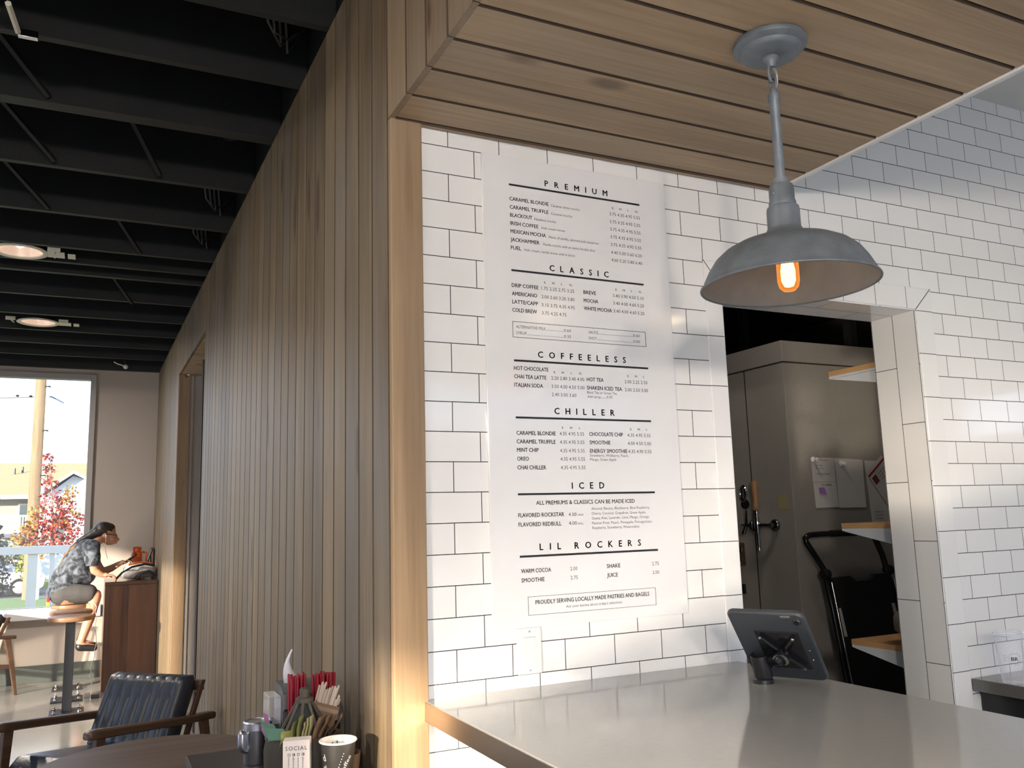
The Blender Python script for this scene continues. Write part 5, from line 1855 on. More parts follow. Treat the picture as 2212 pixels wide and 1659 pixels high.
b = MB()
for a in ((0, 0.02, 0.004, 0.31), (0.24, 0.26, 0.004, 0.31), (0.02, 0.24, 0.004, 0.024), (0.02, 0.24, 0.29, 0.31)):
    b.hexa(fq(*a))
obj('frame_border', b, BLACK, kt)
obj('picture_panel', MB().hexa(fq(0.02, 0.24, 0.024, 0.29, 0.003, 0.008)), pbr('pale_panel', (0.30, 0.29, 0.28), 0.5, var=0.2), kt)
obj('prop_leg', MB().tube([FMx @ Vector((0.013, 0.13, 0.24)), (-0.222, 8.0, BZ + 0.008)], 0.006, 8), BLACK, kt)
b = MB()
cabp = [(-0.76, 7.46, 0.80), (-0.735, 7.30, 0.70), (-0.745, 7.12, 0.40), (-0.77, 7.05, 0.22), (-0.765, 7.04, 0.10), (-0.80, 7.03, 0.045)]
sm = []
for k in range(len(cabp) - 1):
    for j in range(8):
        t_ = j / 8
        p = Vector(cabp[k]).lerp(Vector(cabp[k + 1]), t_)
        sm.append(p + Vector((0.010 * sin(k * 3 + j * 0.8), 0, 0)))
sm.append(Vector(cabp[-1]))
ca = thing('charging_cable', 'white charging cable hanging down beside the bar to a small adapter on the floor', 'cable', (-0.78, 7.05, 0))
obj('cord', MB().tube(sm, 0.0032, 6), WHITE, ca, 60)
obj('adapter', MB().cbox((-0.815, 7.00, 0.001), (-0.765, 7.05, 0.045), 0.004), pbr('grey_adapter', (0.35, 0.34, 0.32), 0.4, var=0.1), ca)
obj('plug_strip', MB().cbox((-0.760, 6.93, 0.001), (-0.69, 7.01, 0.035), 0.004), BLACK, ca)

# ------------------------------------------------------------------ fittings on the black ceiling
TRIMW = pbr('cream_lamp_plate', (0.62, 0.60, 0.50), 0.5, var=0.05)


def downlight(label, x, y, z):
    t = thing('recessed_downlight', label, 'ceiling light', (x, y, z), group='recessed lights between the black joists')
    obj('trim_ring', MB().lathe([(0.155, 0.006), (0.158, 0.0), (0.150, -0.004), (0.128, -0.002), (0.125, 0.004), (0.125, 0.012)], (x, y, z), 40, cap0=False, cap1=False), TRIMW, t, 40)
    obj('reflector', MB().lathe([(0.126, 0.003), (0.110, 0.05), (0.085, 0.11), (0.05, 0.14), (0.0, 0.15)], (x, y, z), 36, cap0=False), pbr('warm_reflector', (0.55, 0.42, 0.34), 0.25, 0.5, var=0.2, emit=(1.0, 0.72, 0.55), estr=0.55), t, 50)
    obj('lamp_tube', MB().tube([(x - 0.03, y, z + 0.10), (x - 0.03, y, z + 0.05), (x + 0.0, y, z + 0.035), (x + 0.03, y, z + 0.05), (x + 0.03, y, z + 0.10)], 0.016, 10), emis('lamp_tube_glow', (1.0, 0.86, 0.72), 1.6), t, 60)
    obj('housing', MB().lathe([(0.130, 0.012), (0.130, 0.16), (0.05, 0.19), (0.0, 0.19)], (x, y, z), 30, cap0=False), BLACKPAINT, t, 40)
    obj('conduit_drop', MB().cyl((x, y, z + 0.189), (x, y, 3.5595), 0.012, seg=10), BLACKPAINT, t, 40)
    b = MB()
    b.cbox((x + 0.150, y - 0.06, z - 0.002), (x + 0.245, y + 0.055, z + 0.004), 0.001)
    b.cbox((x + 0.262, y - 0.04, z - 0.002), (x + 0.305, y + 0.055, z + 0.004), 0.001)
    b.cbox((x - 0.06, y - 0.150, z - 0.0045), (x + 0.06, y - 0.130, z - 0.0022), 0.001)
    obj('mounting_plate', b, TRIMW, t)
    for s in (-1, 1):
        b = MB()
        b.tube([(x + s * 0.19, y - 0.12, z - 0.010), (x + s * 0.185, y + 0.13, z + 0.02)], 0.006, 6)
        b.cbox((x + s * 0.19 - 0.035, y - 0.135, z - 0.018), (x + s * 0.19 + 0.035, y - 0.122, z + 0.010), 0.001)
        obj('hanger_bar', b, TRIMW, t)


downlight('recessed downlight with cream plate at the left edge, between black joists', -1.29, 3.782, 3.196)
downlight('smaller-looking recessed downlight above the far window, between black joists', -1.292, 5.92, 3.224)
hb = thing('hanger_bracket', 'bright metal lamp hanger bracket at the top left corner of the ceiling', 'bracket', (-1.10, 0.85, 3.16))
b = MB()
b.tube([(-1.134, 0.86, 3.150), (-1.118, 1.03, 3.152)], 0.010, 6)
obj('bar', b, TRIMW, hb)
b = MB()
b.cbox((-1.118, 1.022, 3.136), (-1.058, 1.042, 3.1625), 0.002)
obj('clip', b, CHROME, hb)
obj('plate', MB().cbox((-1.24, 0.75, 3.155), (-1.162, 0.93, 3.162), 0.001), TRIMW, hb)
sp = thing('bare_bulb', 'small round bare bulb under the last black joist by the siding', 'bulb', (-0.57, 7.60, 3.2))
obj('glass', MB().ball((-0.566, 7.72, 3.200), 0.026, 16), pbr('frosted_bulb', (0.62, 0.60, 0.55), 0.25, var=0.1), sp, 60)
obj('holder', MB().cyl((-0.566, 7.73, 3.215), (-0.566, 7.74, 3.5595), 0.018, seg=14), BLACKPAINT, sp, 40)
obj('lead', MB().tube([(-0.59, 7.72, 3.21), (-0.65, 7.72, 3.228), (-0.68, 7.72, 3.245)], 0.005, 6), WHITE, sp, 60)
dp = thing('ceiling_pipe', 'dark pipe running between the joists along the top of the siding', 'pipe', (-0.30, 3.5, 3.42))
obj('pipe_run', MB().tube([(-0.265, -1.0, 3.485), (-0.285, 4.3, 3.485)], 0.048, 16), pbr('dark_grey_pipe', (0.035, 0.036, 0.038), 0.4, var=0.2), dp, 60)
random.seed(5)
for k, (y0, lab) in enumerate(((0.95, 'loose grey cables hanging by the siding top, nearest bay'), (2.85, 'loose grey cables hanging by the siding top, middle bay'), (3.5, 'loose grey cables hanging by the siding top, farther bay'))):
    b = MB()
    for j in range(4):
        x0 = -0.36 + 0.03 * j
        b.tube([(x0, y0 - 0.1 + 0.03 * j, 3.55), (x0 + 0.04, y0 + 0.03 * j, 3.34 - 0.02 * j), (x0 + 0.10, y0 + 0.08, 3.30 + 0.03 * j), (-0.155, y0 + 0.14, 3.42)], 0.006, 6)
    tag(obj('loose_cable', b, pbr('grey_cable', (0.06, 0.06, 0.058), 0.5, var=0.2), smooth=60), lab, 'cable')

for k, (x, y, watts) in enumerate(((-2.3, -0.4, 40), (-2.3, 2.1, 40), (-2.6, -3.3, 40), (-3.2, 4.2, 55), (-2.5, 6.5, 110))):  # unseen downlights added as fill for siding and far wall
    t = thing('recessed_downlight', 'added fill downlight between joists over the seating, out of view (%s)' % ('beside the viewer', 'over the near armchair', 'behind the viewer', 'over the far seats', 'near the far window')[k], 'ceiling light', (x, y, 3.3))
    obj('trim_ring', MB().lathe([(0.155, 0.006), (0.158, 0.0), (0.150, -0.004), (0.128, -0.002), (0.125, 0.012)], (x, y, 3.3), 32, cap0=False, cap1=False), TRIMW, t, 40)
    obj('housing', MB().lathe([(0.130, 0.012), (0.130, 0.16), (0.0, 0.19)], (x, y, 3.3), 24, cap0=False), BLACKPAINT, t, 40)
    obj('diffuser', MB().lathe([(0.125, 0.008), (0.06, 0.004), (0.0, 0.003)], (x, y, 3.3), 24), emis('fill_downlight_diffuser', (1.0, 0.86, 0.70), 5.0), t)
    lamp_light('lamp_light', (x, y, 3.29), 0.12, watts, (1.0, 0.90, 0.79), t)

# ------------------------------------------------------------------ the seated person (faces the bar, +X)
SKIN = pbr('skin', (0.46, 0.235, 0.150), 0.5, var=0.10, scale=20)
PYc = 7.62
pz0 = 0.806
per = thing('person', 'person in grey tie-dye shirt and glasses sitting hunched over the walnut bar', 'person', (-1.0, PYc, pz0))


def P(x, dy, z):
    return Vector((x, PYc + dy, z))


b = MB()
# trunk, neck
b.chain([P(-1.02, 0, 0.915), P(-0.985, 0, 1.05), P(-0.905, 0, 1.20), P(-0.840, 0, 1.315)], [0.115, 0.100, 0.112, 0.100], 16)
b.chain([P(-0.800, -0.10, 1.345), P(-0.800, 0.10, 1.345)], [0.062, 0.062], 12)
b.chain([P(-0.805, 0, 1.365), P(-0.735, 0, 1.425)], [0.055, 0.050], 12)
# head: cranium, face, jaw, nose, lips, ears
b.ball(P(-0.695, 0, 1.487), 0.092, 24, (1.10, 0.82, 1.0))
b.ball(P(-0.650, 0, 1.435), 0.070, 20, (0.95, 0.86, 1.15))
b.ball(P(-0.622, 0, 1.390), 0.036, 16, (1.05, 1.05, 0.85))
b.chain([P(-0.598, 0, 1.440), P(-0.570, 0, 1.408)], [0.012, 0.0155], 10)
b.ball(P(-0.573, 0, 1.405), 0.014, 10, (1, 1.3, 0.9))
b.ball(P(-0.585, 0, 1.378), 0.014, 10, (0.8, 1.7, 0.7))
b.ball(P(-0.600, 0, 1.452), 0.016, 10, (0.8, 3.2, 0.8))
for s in (-1, 1):
    b.ball(P(-0.694, 0.074 * s, 1.452), 0.028, 12, (0.7, 0.32, 1.15))
    b.ball(P(-0.625, 0.040 * s, 1.415), 0.026, 10, (0.8, 0.8, 0.9))
# legs: thighs forward on the seat, shins down to the floor rail
for s in (-1, 1):
    b.chain([P(-1.02, 0.075 * s, 0.885), P(-0.86, 0.095 * s, 0.895), P(-0.752, 0.10 * s, 0.868)], [0.098, 0.078, 0.054], 14)
    b.chain([P(-0.752, 0.10 * s, 0.868), P(-0.80, 0.10 * s, 0.66), P(-0.86, 0.10 * s, 0.46)], [0.054, 0.050, 0.036], 14)
    b.chain([P(-0.87, 0.10 * s, 0.44), P(-0.84, 0.10 * s, 0.405), P(-0.745, 0.105 * s, 0.385)], [0.038, 0.036, 0.026], 12)


def hand(wr, d, up_, side, curl, thumb_s):
    """palm, five unequal bent fingers, thumb from the palm side"""
    d = d.normalized()
    sdir = side.normalized()
    n_ = up_.normalized()
    c = wr + d * 0.045
    b.capsule(wr + d * 0.010, wr + d * 0.030, 0.021, 0.026, 10)
    for k in range(4):
        o_ = (k - 1.5) * 0.0185
        L = (0.068, 0.078, 0.073, 0.057)[k]
        k0 = wr + d * 0.085 + sdir * o_
        b.capsule(wr + d * 0.025 + sdir * o_ * 0.8, k0, 0.013, 0.0105, 8)
        p1 = k0 + (d * cos(curl) - n_ * sin(curl)) * L * 0.45
        p2 = p1 + (d * cos(curl * 2.1) - n_ * sin(curl * 2.1)) * L * 0.32
        p3 = p2 + (d * cos(curl * 3.0) - n_ * sin(curl * 3.0)) * L * 0.25
        b.chain([k0, p1, p2, p3], [0.0098, 0.0092, 0.0085, 0.0075], 8)
    t0 = wr + d * 0.028 + sdir * thumb_s * 0.022
    t1 = t0 + (d * 0.7 + sdir * thumb_s * 0.75 - n_ * 0.2) * 0.042
    t2 = t1 + (d * 0.9 + sdir * thumb_s * 0.15 - n_ * 0.45) * 0.032
    b.chain([t0, t1, t2], [0.0135, 0.0105, 0.009], 8)


# near (right) arm: elbow over the bar edge, forearm along the top, fist by the bag
e1 = P(-0.775, -0.185, 1.120)
w1 = P(-0.700, -0.190, 1.072)
b.chain([P(-0.800, -0.145, 1.335), P(-0.785, -0.185, 1.21), e1], [0.060, 0.047, 0.040], 12)
b.chain([e1, P(-0.74, -0.19, 1.094), w1], [0.040, 0.036, 0.026], 12)
hand(w1, Vector((0.9, -0.05, -0.05)), Vector((0.1, 0, 1)), Vector((0, 1, 0)), 0.55, 1)
# far (left) arm: forearm raised a little, holding the phone
e2 = P(-0.705, 0.195, 1.085)
w2 = P(-0.545, 0.115, 1.165)
b.chain([P(-0.800, 0.145, 1.335), P(-0.775, 0.19, 1.20), e2], [0.060, 0.047, 0.040], 12)
b.chain([e2, P(-0.62, 0.16, 1.12), w2], [0.040, 0.036, 0.026], 12)
hand(w2, Vector((0.75, -0.35, 0.30)), Vector((-0.3, 0.1, 1)), Vector((0.35, 0.9, 0)), 0.45, -1)
bod = remesh(b, 0.0062, 5)
for v in bod.bm.verts:
    if v.co.x < -0.80 and 0.74 < v.co.z < pz0:
        v.co.z = pz0 - 0.002
body = obj('body', bod, SKIN, per, 180)

# tie-dye shirt
m, n, out = new_mat('tie_dye_cloth')
pb = n.nodes.new('ShaderNodeBsdfPrincipled')
pb.inputs['Roughness'].default_value = 0.85
t = n.nodes.new('ShaderNodeTexCoord')
n1 = n.nodes.new('ShaderNodeTexNoise')
n1.inputs['Scale'].default_value = 9
n1.inputs['Detail'].default_value = 6
n1.inputs['Distortion'].default_value = 1.8
n.links.new(t.outputs['Object'], n1.inputs['Vector'])
rp = n.nodes.new('ShaderNodeValToRGB')
rp.color_ramp.elements[0].position = 0.42
rp.color_ramp.elements[0].color = (0.016, 0.020, 0.030, 1)
rp.color_ramp.elements[1].position = 0.68
rp.color_ramp.elements[1].color = (0.15, 0.18, 0.22, 1)
n.links.new(n1.outputs['Fac'], rp.inputs[0])
n.links.new(rp.outputs[0], pb.inputs['Base Color'])
bpn = n.nodes.new('ShaderNodeBump')
bpn.inputs['Strength'].default_value = 0.5
bpn.inputs['Distance'].default_value = 0.01
n.links.new(n1.outputs['Fac'], bpn.inputs['Height'])
n.links.new(bpn.outputs[0], pb.inputs['Normal'])
n.links.new(pb.outputs[0], out.inputs[0])
SHIRT = m
b = MB()
b.chain([P(-1.055, 0, 0.915), P(-1.015, 0, 1.05), P(-0.920, 0, 1.20), P(-0.848, 0, 1.315)], [0.138, 0.134, 0.142, 0.118], 16)
b.chain([P(-1.08, 0.0, 0.885), P(-1.05, -0.06, 0.93)], [0.105, 0.11], 12)
b.chain([P(-1.08, 0.0, 0.885), P(-1.05, 0.06, 0.93)], [0.105, 0.11], 12)
b.chain([P(-0.815, -0.12, 1.340), P(-0.815, 0.12, 1.340)], [0.082, 0.082], 12)
for s in (-1, 1):
    b.chain([P(-0.812, 0.13 * s, 1.338), P(-0.800, 0.185 * s, 1.26), P(-0.792, 0.195 * s, 1.195)], [0.082, 0.074, 0.072], 12)
b.chain([P(-0.90, -0.05, 1.10), P(-0.835, -0.06, 1.06)], [0.11, 0.075], 12)
sh_ = remesh(b, 0.009, 4)
for v in sh_.bm.verts:
    q = Vector((v.co.x * 6, v.co.y * 14, v.co.z * 20))
    v.co += Vector((0.6, -0.5, 0.2)) * 0.014 * noise.noise(q) + Vector((0, -0.3, 0.1)) * 0.010 * noise.noise(q * 2.3)
# cut the hem and the sleeve ends open
bmesh.ops.bisect_plane(sh_.bm, geom=list(sh_.bm.verts) + list(sh_.bm.edges) + list(sh_.bm.faces), plane_co=P(-1.0, 0, 0.905), plane_no=Vector((-0.22, 0, 1)), clear_inner=True)
for s in (-1, 1):
    gm = [v for v in sh_.bm.verts if (v.co.y - PYc) * s > 0.158 and v.co.x > -0.865 and v.co.z < 1.165]
    bmesh.ops.delete(sh_.bm, geom=gm, context='VERTS')
obj('shirt', sh_, SHIRT, per, 180)

# shorts
b = MB()
b.chain([P(-1.045, 0, 0.915), P(-1.0, 0, 1.0)], [0.125, 0.115], 16)
for s in (-1, 1):
    b.chain([P(-1.045, 0.075 * s, 0.900), P(-0.90, 0.092 * s, 0.900), P(-0.815, 0.098 * s, 0.895)], [0.104, 0.094, 0.082], 14)
so_ = remesh(b, 0.009, 3)
for v in so_.bm.verts:
    v.co.z = max(v.co.z, pz0 - 0.003)
obj('shorts', so_, pbr('charcoal_shorts', (0.060, 0.058, 0.060), 0.85, var=0.15, scale=30), per, 180)
# shoes
b = MB()
for s in (-1, 1):
    b.chain([P(-0.87, 0.10 * s, 0.400), P(-0.75, 0.105 * s, 0.378)], [0.044, 0.034], 12)
obj('shoes', remesh(b, 0.008, 2), BLACK, per, 180)

# long dark hair swept back
HAIR = pbr('dark_hair', (0.018, 0.011, 0.008), 0.4, var=0.5, scale=50, bump=0.6, bscale=120, stretch=(0.3, 1, 1))
b = MB()
b.ball(P(-0.706, 0, 1.500), 0.094, 24, (1.10, 0.90, 0.96))
b.ball(P(-0.665, 0, 1.530), 0.060, 16, (1.1, 1.1, 0.75))
b.chain([P(-0.775, 0, 1.475), P(-0.845, 0, 1.440), P(-0.915, 0, 1.400)], [0.062, 0.044, 0.035], 12)
b.chain([P(-0.90, 0.02, 1.410), P(-0.985, 0.02, 1.335), P(-1.05, 0.02, 1.225), P(-1.09, 0.02, 1.12)], [0.035, 0.024, 0.020, 0.008], 10)
h_ = remesh(b, 0.008, 3)
for v in list(h_.bm.verts):
    v.co += Vector((0.2, 0.3, 0.3)) * 0.012 * noise.noise(Vector((v.co.x * 12, v.co.y * 45, v.co.z * 30)))
gm = [v for v in h_.bm.verts if v.co.x > -0.672 and v.co.z < 1.50 - 0.35 * (v.co.x + 0.672)]
bmesh.ops.delete(h_.bm, geom=gm, context='VERTS')
obj('hair', h_, HAIR, per, 180)
b = MB()
for k in range(14):
    oy = 0.02 + 0.03 * sin(k * 2.1)
    b.tube([P(-0.93, oy, 1.392), P(-1.00 + 0.01 * sin(k), oy, 1.325), P(-1.075 - 0.012 * sin(k * 1.7), oy + 0.01 * cos(k), 1.215 - 0.012 * k / 5), P(-1.115 - 0.02 * cos(k), oy, 1.11)], [0.006, 0.006, 0.005, 0.001], 5)
obj('hair_ends', b, pbr('sun_bleached_hair', (0.30, 0.17, 0.08), 0.4, var=0.3), per, 60)
# glasses, earphones
b = MB()
for s in (-1, 1):
    rim = [P(-0.588 - 0.012 * abs(sin(a)) * 0, 0.036 * s + 0.026 * cos(a), 1.443 + 0.019 * sin(a)) for a in [2 * pi * k / 16 for k in range(17)]]
    b.tube(rim, 0.0034, 6, caps=False)
    b.tube([P(-0.590, 0.062 * s, 1.448), P(-0.64, 0.073 * s, 1.460), P(-0.700, 0.077 * s, 1.468)], 0.0036, 6)
b.tube([P(-0.585, -0.011, 1.446), P(-0.580, 0, 1.449), P(-0.585, 0.011, 1.446)], 0.003, 6)
obj('glasses', b, BLACK, per, 60)
b = MB()
b.capsule(P(-0.686, -0.082, 1.452), P(-0.684, -0.083, 1.428), 0.009, 0.0035, 8)
b.tube([P(-0.684, -0.083, 1.43), P(-0.69, -0.085, 1.36), P(-0.68, -0.09, 1.29), P(-0.66, -0.06, 1.22)], 0.0022, 6)
obj('earphone', b, WHITE, per, 60)
b = MB()
for s in (-1, 1):
    b.ball(P(-0.606, 0.033 * s, 1.441), 0.0105, 10)
obj('eyes', b, pbr('eye_white', (0.6, 0.58, 0.56), 0.3, var=0.05), per, 60)
# phone in the far hand
hd_ = w2 + Vector((0.75, -0.35, 0.30)).normalized() * 0.10
PM = Matrix.Translation(hd_ + Vector((0.012, -0.006, 0.010))) @ Matrix.Rotation(R(-25), 4, 'Z') @ Matrix.Rotation(R(-38), 4, 'Y')
b = MB()
sub = bmesh.new()
bmesh.ops.create_cube(sub, size=1)
for v in sub.verts:
    v.co = Vector((v.co.x * 0.150, v.co.y * 0.072, v.co.z * 0.009))
bmesh.ops.bevel(sub, geom=list(sub.edges), offset=0.003, segments=2, affect='EDGES')
b.merge(sub, PM)
tag(obj('phone', b, BLACKGLOSS, smooth=40), 'black phone held in the hand above the bar', 'phone')
# red and yellow item at the back of the seat
rb = thing('reflector_tag', 'small red and yellow tag hanging behind the seated person at the stool', 'tag', (-1.16, 7.60, 0.83))
obj('red_half', MB().cbox((-1.178, 7.56, 0.836), (-1.150, 7.60, 0.905), 0.004), pbr('red_cloth', (0.60, 0.015, 0.04), 0.5, var=0.1), rb)
obj('yellow_half', MB().cbox((-1.180, 7.56, 0.795), (-1.150, 7.60, 0.8355), 0.004), pbr('yellow_cloth', (0.75, 0.50, 0.03), 0.5, var=0.1), rb)

# ------------------------------------------------------------------ outside the far window
GRASS = pbr('lawn_grass', (0.130, 0.190, 0.050), 0.9, var=0.4, scale=9, bump=0.8, bscale=60)
ASPH = pbr('asphalt', (0.070, 0.075, 0.090), 0.85, var=0.2, scale=6)
PAVE = pbr('pale_kerb', (0.30, 0.26, 0.22), 0.85, var=0.1)
POLEW = wood('utility_pole_wood', 'Z', (0.20, 0.13, 0.07), (0.33, 0.24, 0.15), 0.85)
struct('ground', MB().box((-40, YF + 0.15, -0.45), (20, 25.2, -0.22)), [GRASS])
struct('kerb', MB().box((-40, 25.2, -0.9), (20, 25.6, -0.26)), [PAVE])
struct('street', MB().box((-60, 25.6, -1.0), (40, 40.5, -0.86)), [ASPH])
struct('far_lawn', MB().box((-60, 40.5, -1.0), (40, 70, -0.6)), [pbr('dry_lawn', (0.22, 0.24, 0.05), 0.9, var=0.3, scale=3)])
struct('forecourt', MB().box((-40, -45, -0.3), (30, -6.3, -0.05)), [pbr('pale_bounce_paving', (0.30, 0.30, 0.29), 0.9, var=0.1, scale=2)])  # unseen paving made pale to bounce light into the room
struct('side_walk', MB().box((-40, -6.3, -0.3), (XL - 0.25, YF + 0.15, -0.05)), [PAVE])

rl = thing('porch_railing', 'white timber railing close outside the far window', 'railing', (-2.0, 11.0, 0))
WTRIM = pbr('white_painted_timber', (0.66, 0.66, 0.64), 0.6, var=0.04)
obj('top_rail', MB().cbox((-6.0, 10.95, 1.225), (-0.4, 11.05, 1.325), 0.004), WTRIM, rl)
for x in (-4.6, -2.95, -1.262):
    obj('post', MB().cbox((x - 0.028, 10.97, -0.219), (x + 0.028, 11.03, 1.224), 0.003), WTRIM, rl)
obj('post', MB().cbox((-1.545, 10.97, -0.219), (-1.43, 11.03, 1.224), 0.003), WTRIM, rl)

up_ = thing('utility_pole', 'tall wooden utility pole with conduit, standing on the lawn edge', 'utility pole', (-2.19, 24.2, -0.22))
obj('pole', MB().cyl((-2.19, 24.2, -0.219), (-2.17, 24.2, 9.0), 0.17, 0.135, 20), POLEW, up_, 40)
obj('conduit', MB().cyl((-2.00, 24.06, -0.219), (-2.02, 24.09, 8.6), 0.045, seg=12), WHITE, up_, 40)
b = MB()
b.tube([(-2.0, 24.0, 1.2), (-2.16, 23.98, 0.9), (-2.12, 23.97, 0.25), (-1.98, 23.97, 0.18), (-1.93, 23.98, 0.6)], 0.022, 8)
obj('cable_loop', b, WHITE, up_, 60)
b = MB()
for z in (3.0, 4.2, 5.4):
    b.lathe([(0.06, -0.015), (0.065, 0.0), (0.06, 0.015)], (-2.01, 24.08, z), 12)
obj('strap', b, BLACK, up_)
b = MB()
b.tube([(-2.05, 24.2, 5.14), (-1.92, 24.2, 5.14), (-1.80, 24.2, 5.08), (-1.62, 24.2, 4.98)], 0.02, 8)
obj('side_arm', b, pbr('blue_grey_metal', (0.10, 0.13, 0.18), 0.5, var=0.1), up_, 60)
wr = thing('overhead_wire', 'thin overhead wire with two insulators left of the utility pole', 'wire', (-4, 24.2, 5.1))
obj('line', MB().tube([(-9.0, 24.2, 5.13), (-3.2, 24.2, 5.06), (-2.33, 24.2, 5.12)], 0.012, 6), pbr('wire_grey', (0.12, 0.12, 0.14), 0.5, var=0.1), wr)
for x in (-2.73, -2.42):
    obj('insulator', MB().ball((x, 24.2, 5.14), 0.045, 10, (1, 1, 0.7)), BLACK, wr)

# maple in autumn leaf
def leaves(mb, c, r, nleaf, size, sc=(1, 1, 1)):
    for k in range(nleaf):
        while True:
            p = Vector((random.uniform(-1, 1), random.uniform(-1, 1), random.uniform(-1, 1)))
            if 0.25 < p.length < 1:
                break
        q = Vector(c) + Vector((p.x * r * sc[0], p.y * r * sc[1], p.z * r * sc[2]))
        n_ = Vector((random.gauss(0, 1), random.gauss(0, 1) - 0.6, random.gauss(0, 1))).normalized()
        a = n_.orthogonal().normalized()
        a = Matrix.Rotation(random.uniform(0, 6.28), 3, n_) @ a
        d = n_.cross(a)
        s = size * random.uniform(0.6, 1.3)
        mb.new_rnd()
        f = mb.bm.faces.new([mb.bm.verts.new(q + a * s * u + d * s * v + n_ * s * w) for u, v, w in ((0, -1, 0), (0.5, -0.35, 0.1), (0.9, 0.1, -0.1), (0.35, 0.3, 0), (0, 1, 0.1), (-0.35, 0.3, 0), (-0.9, 0.1, -0.1), (-0.5, -0.35, 0.1))])
        mb._faces([f])


def leafmat(name, cols):
    m, n, out = new_mat(name)
    b = n.nodes.new('ShaderNodeBsdfPrincipled')
    b.inputs['Roughness'].default_value = 0.6
    at = n.nodes.new('ShaderNodeAttribute')
    at.attribute_name = 'board'
    sp = n.nodes.new('ShaderNodeSeparateColor')
    n.links.new(at.outputs['Color'], sp.inputs[0])
    rp = n.nodes.new('ShaderNodeValToRGB')
    while len(rp.color_ramp.elements) < len(cols):
        rp.color_ramp.elements.new(0.5)
    for k, c in enumerate(cols):
        rp.color_ramp.elements[k].position = k / (len(cols) - 1)
        rp.color_ramp.elements[k].color = (*c, 1)
    n.links.new(sp.outputs[0], rp.inputs[0])
    n.links.new(rp.outputs[0], b.inputs['Base Color'])
    n.links.new(b.outputs[0], out.inputs[0])
    return m


random.seed(21)
REDL = leafmat('red_maple_leaves', ((0.20, 0.016, 0.018), (0.34, 0.040, 0.030), (0.42, 0.085, 0.035), (0.30, 0.03, 0.04)))
YELL = leafmat('yellow_maple_leaves', ((0.42, 0.20, 0.035), (0.34, 0.24, 0.03), (0.45, 0.13, 0.03), (0.20, 0.22, 0.03)))
mp_ = thing('maple_tree', 'young maple with red and yellow autumn leaves outside the far window', 'tree', (-1.64, 22.3, -0.22))
b = MB()
b.chain([(-1.64, 22.3, -0.219), (-1.66, 22.3, 1.0), (-1.70, 22.3, 2.2), (-1.80, 22.3, 3.4)], [0.045, 0.036, 0.022, 0.008], 8)
for x, z, dx, dz in ((-1.66, 0.95, -0.75, 0.55), (-1.67, 1.1, 0.6, 0.7), (-1.68, 1.5, -0.55, 0.8), (-1.70, 1.8, 0.45, 0.9), (-1.66, 1.0, 0.4, 0.4), (-1.66, 1.0, -0.5, 0.3)):
    b.tube([(x, 22.3, z), (x + dx * 0.5, 22.2, z + dz * 0.6), (x + dx, 22.25, z + dz)], [0.018, 0.012, 0.004], 6)
obj('trunk', b, pbr('maple_bark', (0.30, 0.25, 0.22), 0.9, var=0.2), mp_, 60)
b = MB()
for (x, z, r, nn) in ((-1.83, 3.35, 0.13, 26), (-1.82, 3.08, 0.18, 40), (-1.78, 2.72, 0.24, 70), (-1.70, 2.30, 0.34, 120), (-1.42, 2.15, 0.28, 90), (-1.72, 1.88, 0.42, 160), (-1.35, 1.80, 0.36, 130),
                       (-1.95, 1.50, 0.38, 130), (-1.55, 1.45, 0.42, 160), (-1.22, 1.42, 0.26, 70), (-1.75, 1.22, 0.36, 110), (-1.45, 1.16, 0.30, 80), (-2.1, 1.25, 0.24, 60), (-1.05, 1.75, 0.20, 36)):
    leaves(b, (x, 22.3, z), r, nn, 0.048, (1, 0.9, 0.8))
obj('red_foliage', b, REDL, mp_)
b = MB()
for (x, z, r, nn) in ((-1.30, 2.50, 0.20, 44), (-1.36, 2.32, 0.18, 34), (-2.02, 2.0, 0.22, 50), (-2.15, 1.62, 0.24, 60), (-2.35, 1.42, 0.22, 50), (-2.25, 1.22, 0.24, 60), (-1.45, 1.68, 0.2, 34), (-1.92, 1.05, 0.24, 60), (-1.2, 2.0, 0.16, 24)):
    leaves(b, (x, 22.2, z), r, nn, 0.046, (1, 0.9, 0.8))
obj('yellow_foliage', b, YELL, mp_)

DKG = leafmat('dark_conifer_needles', ((0.006, 0.016, 0.014), (0.012, 0.030, 0.022), (0.020, 0.040, 0.030)))
cf = thing('conifer_tree', 'dark conifer at the left window edge', 'tree', (-3.95, 33, -0.86))
obj('trunk', MB().cyl((-4.05, 33, -0.86), (-4.0, 33, 3.2), 0.10, 0.02, 10), pbr('conifer_bark', (0.05, 0.04, 0.035), 0.9, var=0.2), cf)
b = MB()
for k in range(14):
    z = -0.4 + 0.26 * k
    leaves(b, (-4.05, 33, z), 0.95 * (1 - k / 16), 130, 0.085, (1, 1, 0.28))
obj('needles', b, DKG, cf)
hg = thing('hedge', 'dark green hedge beyond the street, left of the utility pole', 'hedge', (-4.6, 37, -0.7))
b = MB()
for k in range(9):
    leaves(b, (-7.2 + 0.48 * k, 41.5, 0.25), 1.0, 170, 0.10, (0.7, 0.5, 1.0))
obj('foliage', b, leafmat('hedge_leaves', ((0.018, 0.030, 0.028), (0.035, 0.050, 0.035), (0.05, 0.06, 0.04))), hg)
ys_ = thing('yellow_shrub', 'small yellow-green shrub beside the utility pole', 'shrub', (-2.6, 30, -0.8))
b = MB()
for k in range(5):
    leaves(b, (-2.62 + 0.07 * k, 30, 0.35 + 0.22 * k), 0.34, 90, 0.06)
obj('foliage', b, leafmat('shrub_leaves', ((0.16, 0.20, 0.02), (0.26, 0.26, 0.03), (0.10, 0.15, 0.02))), ys_)

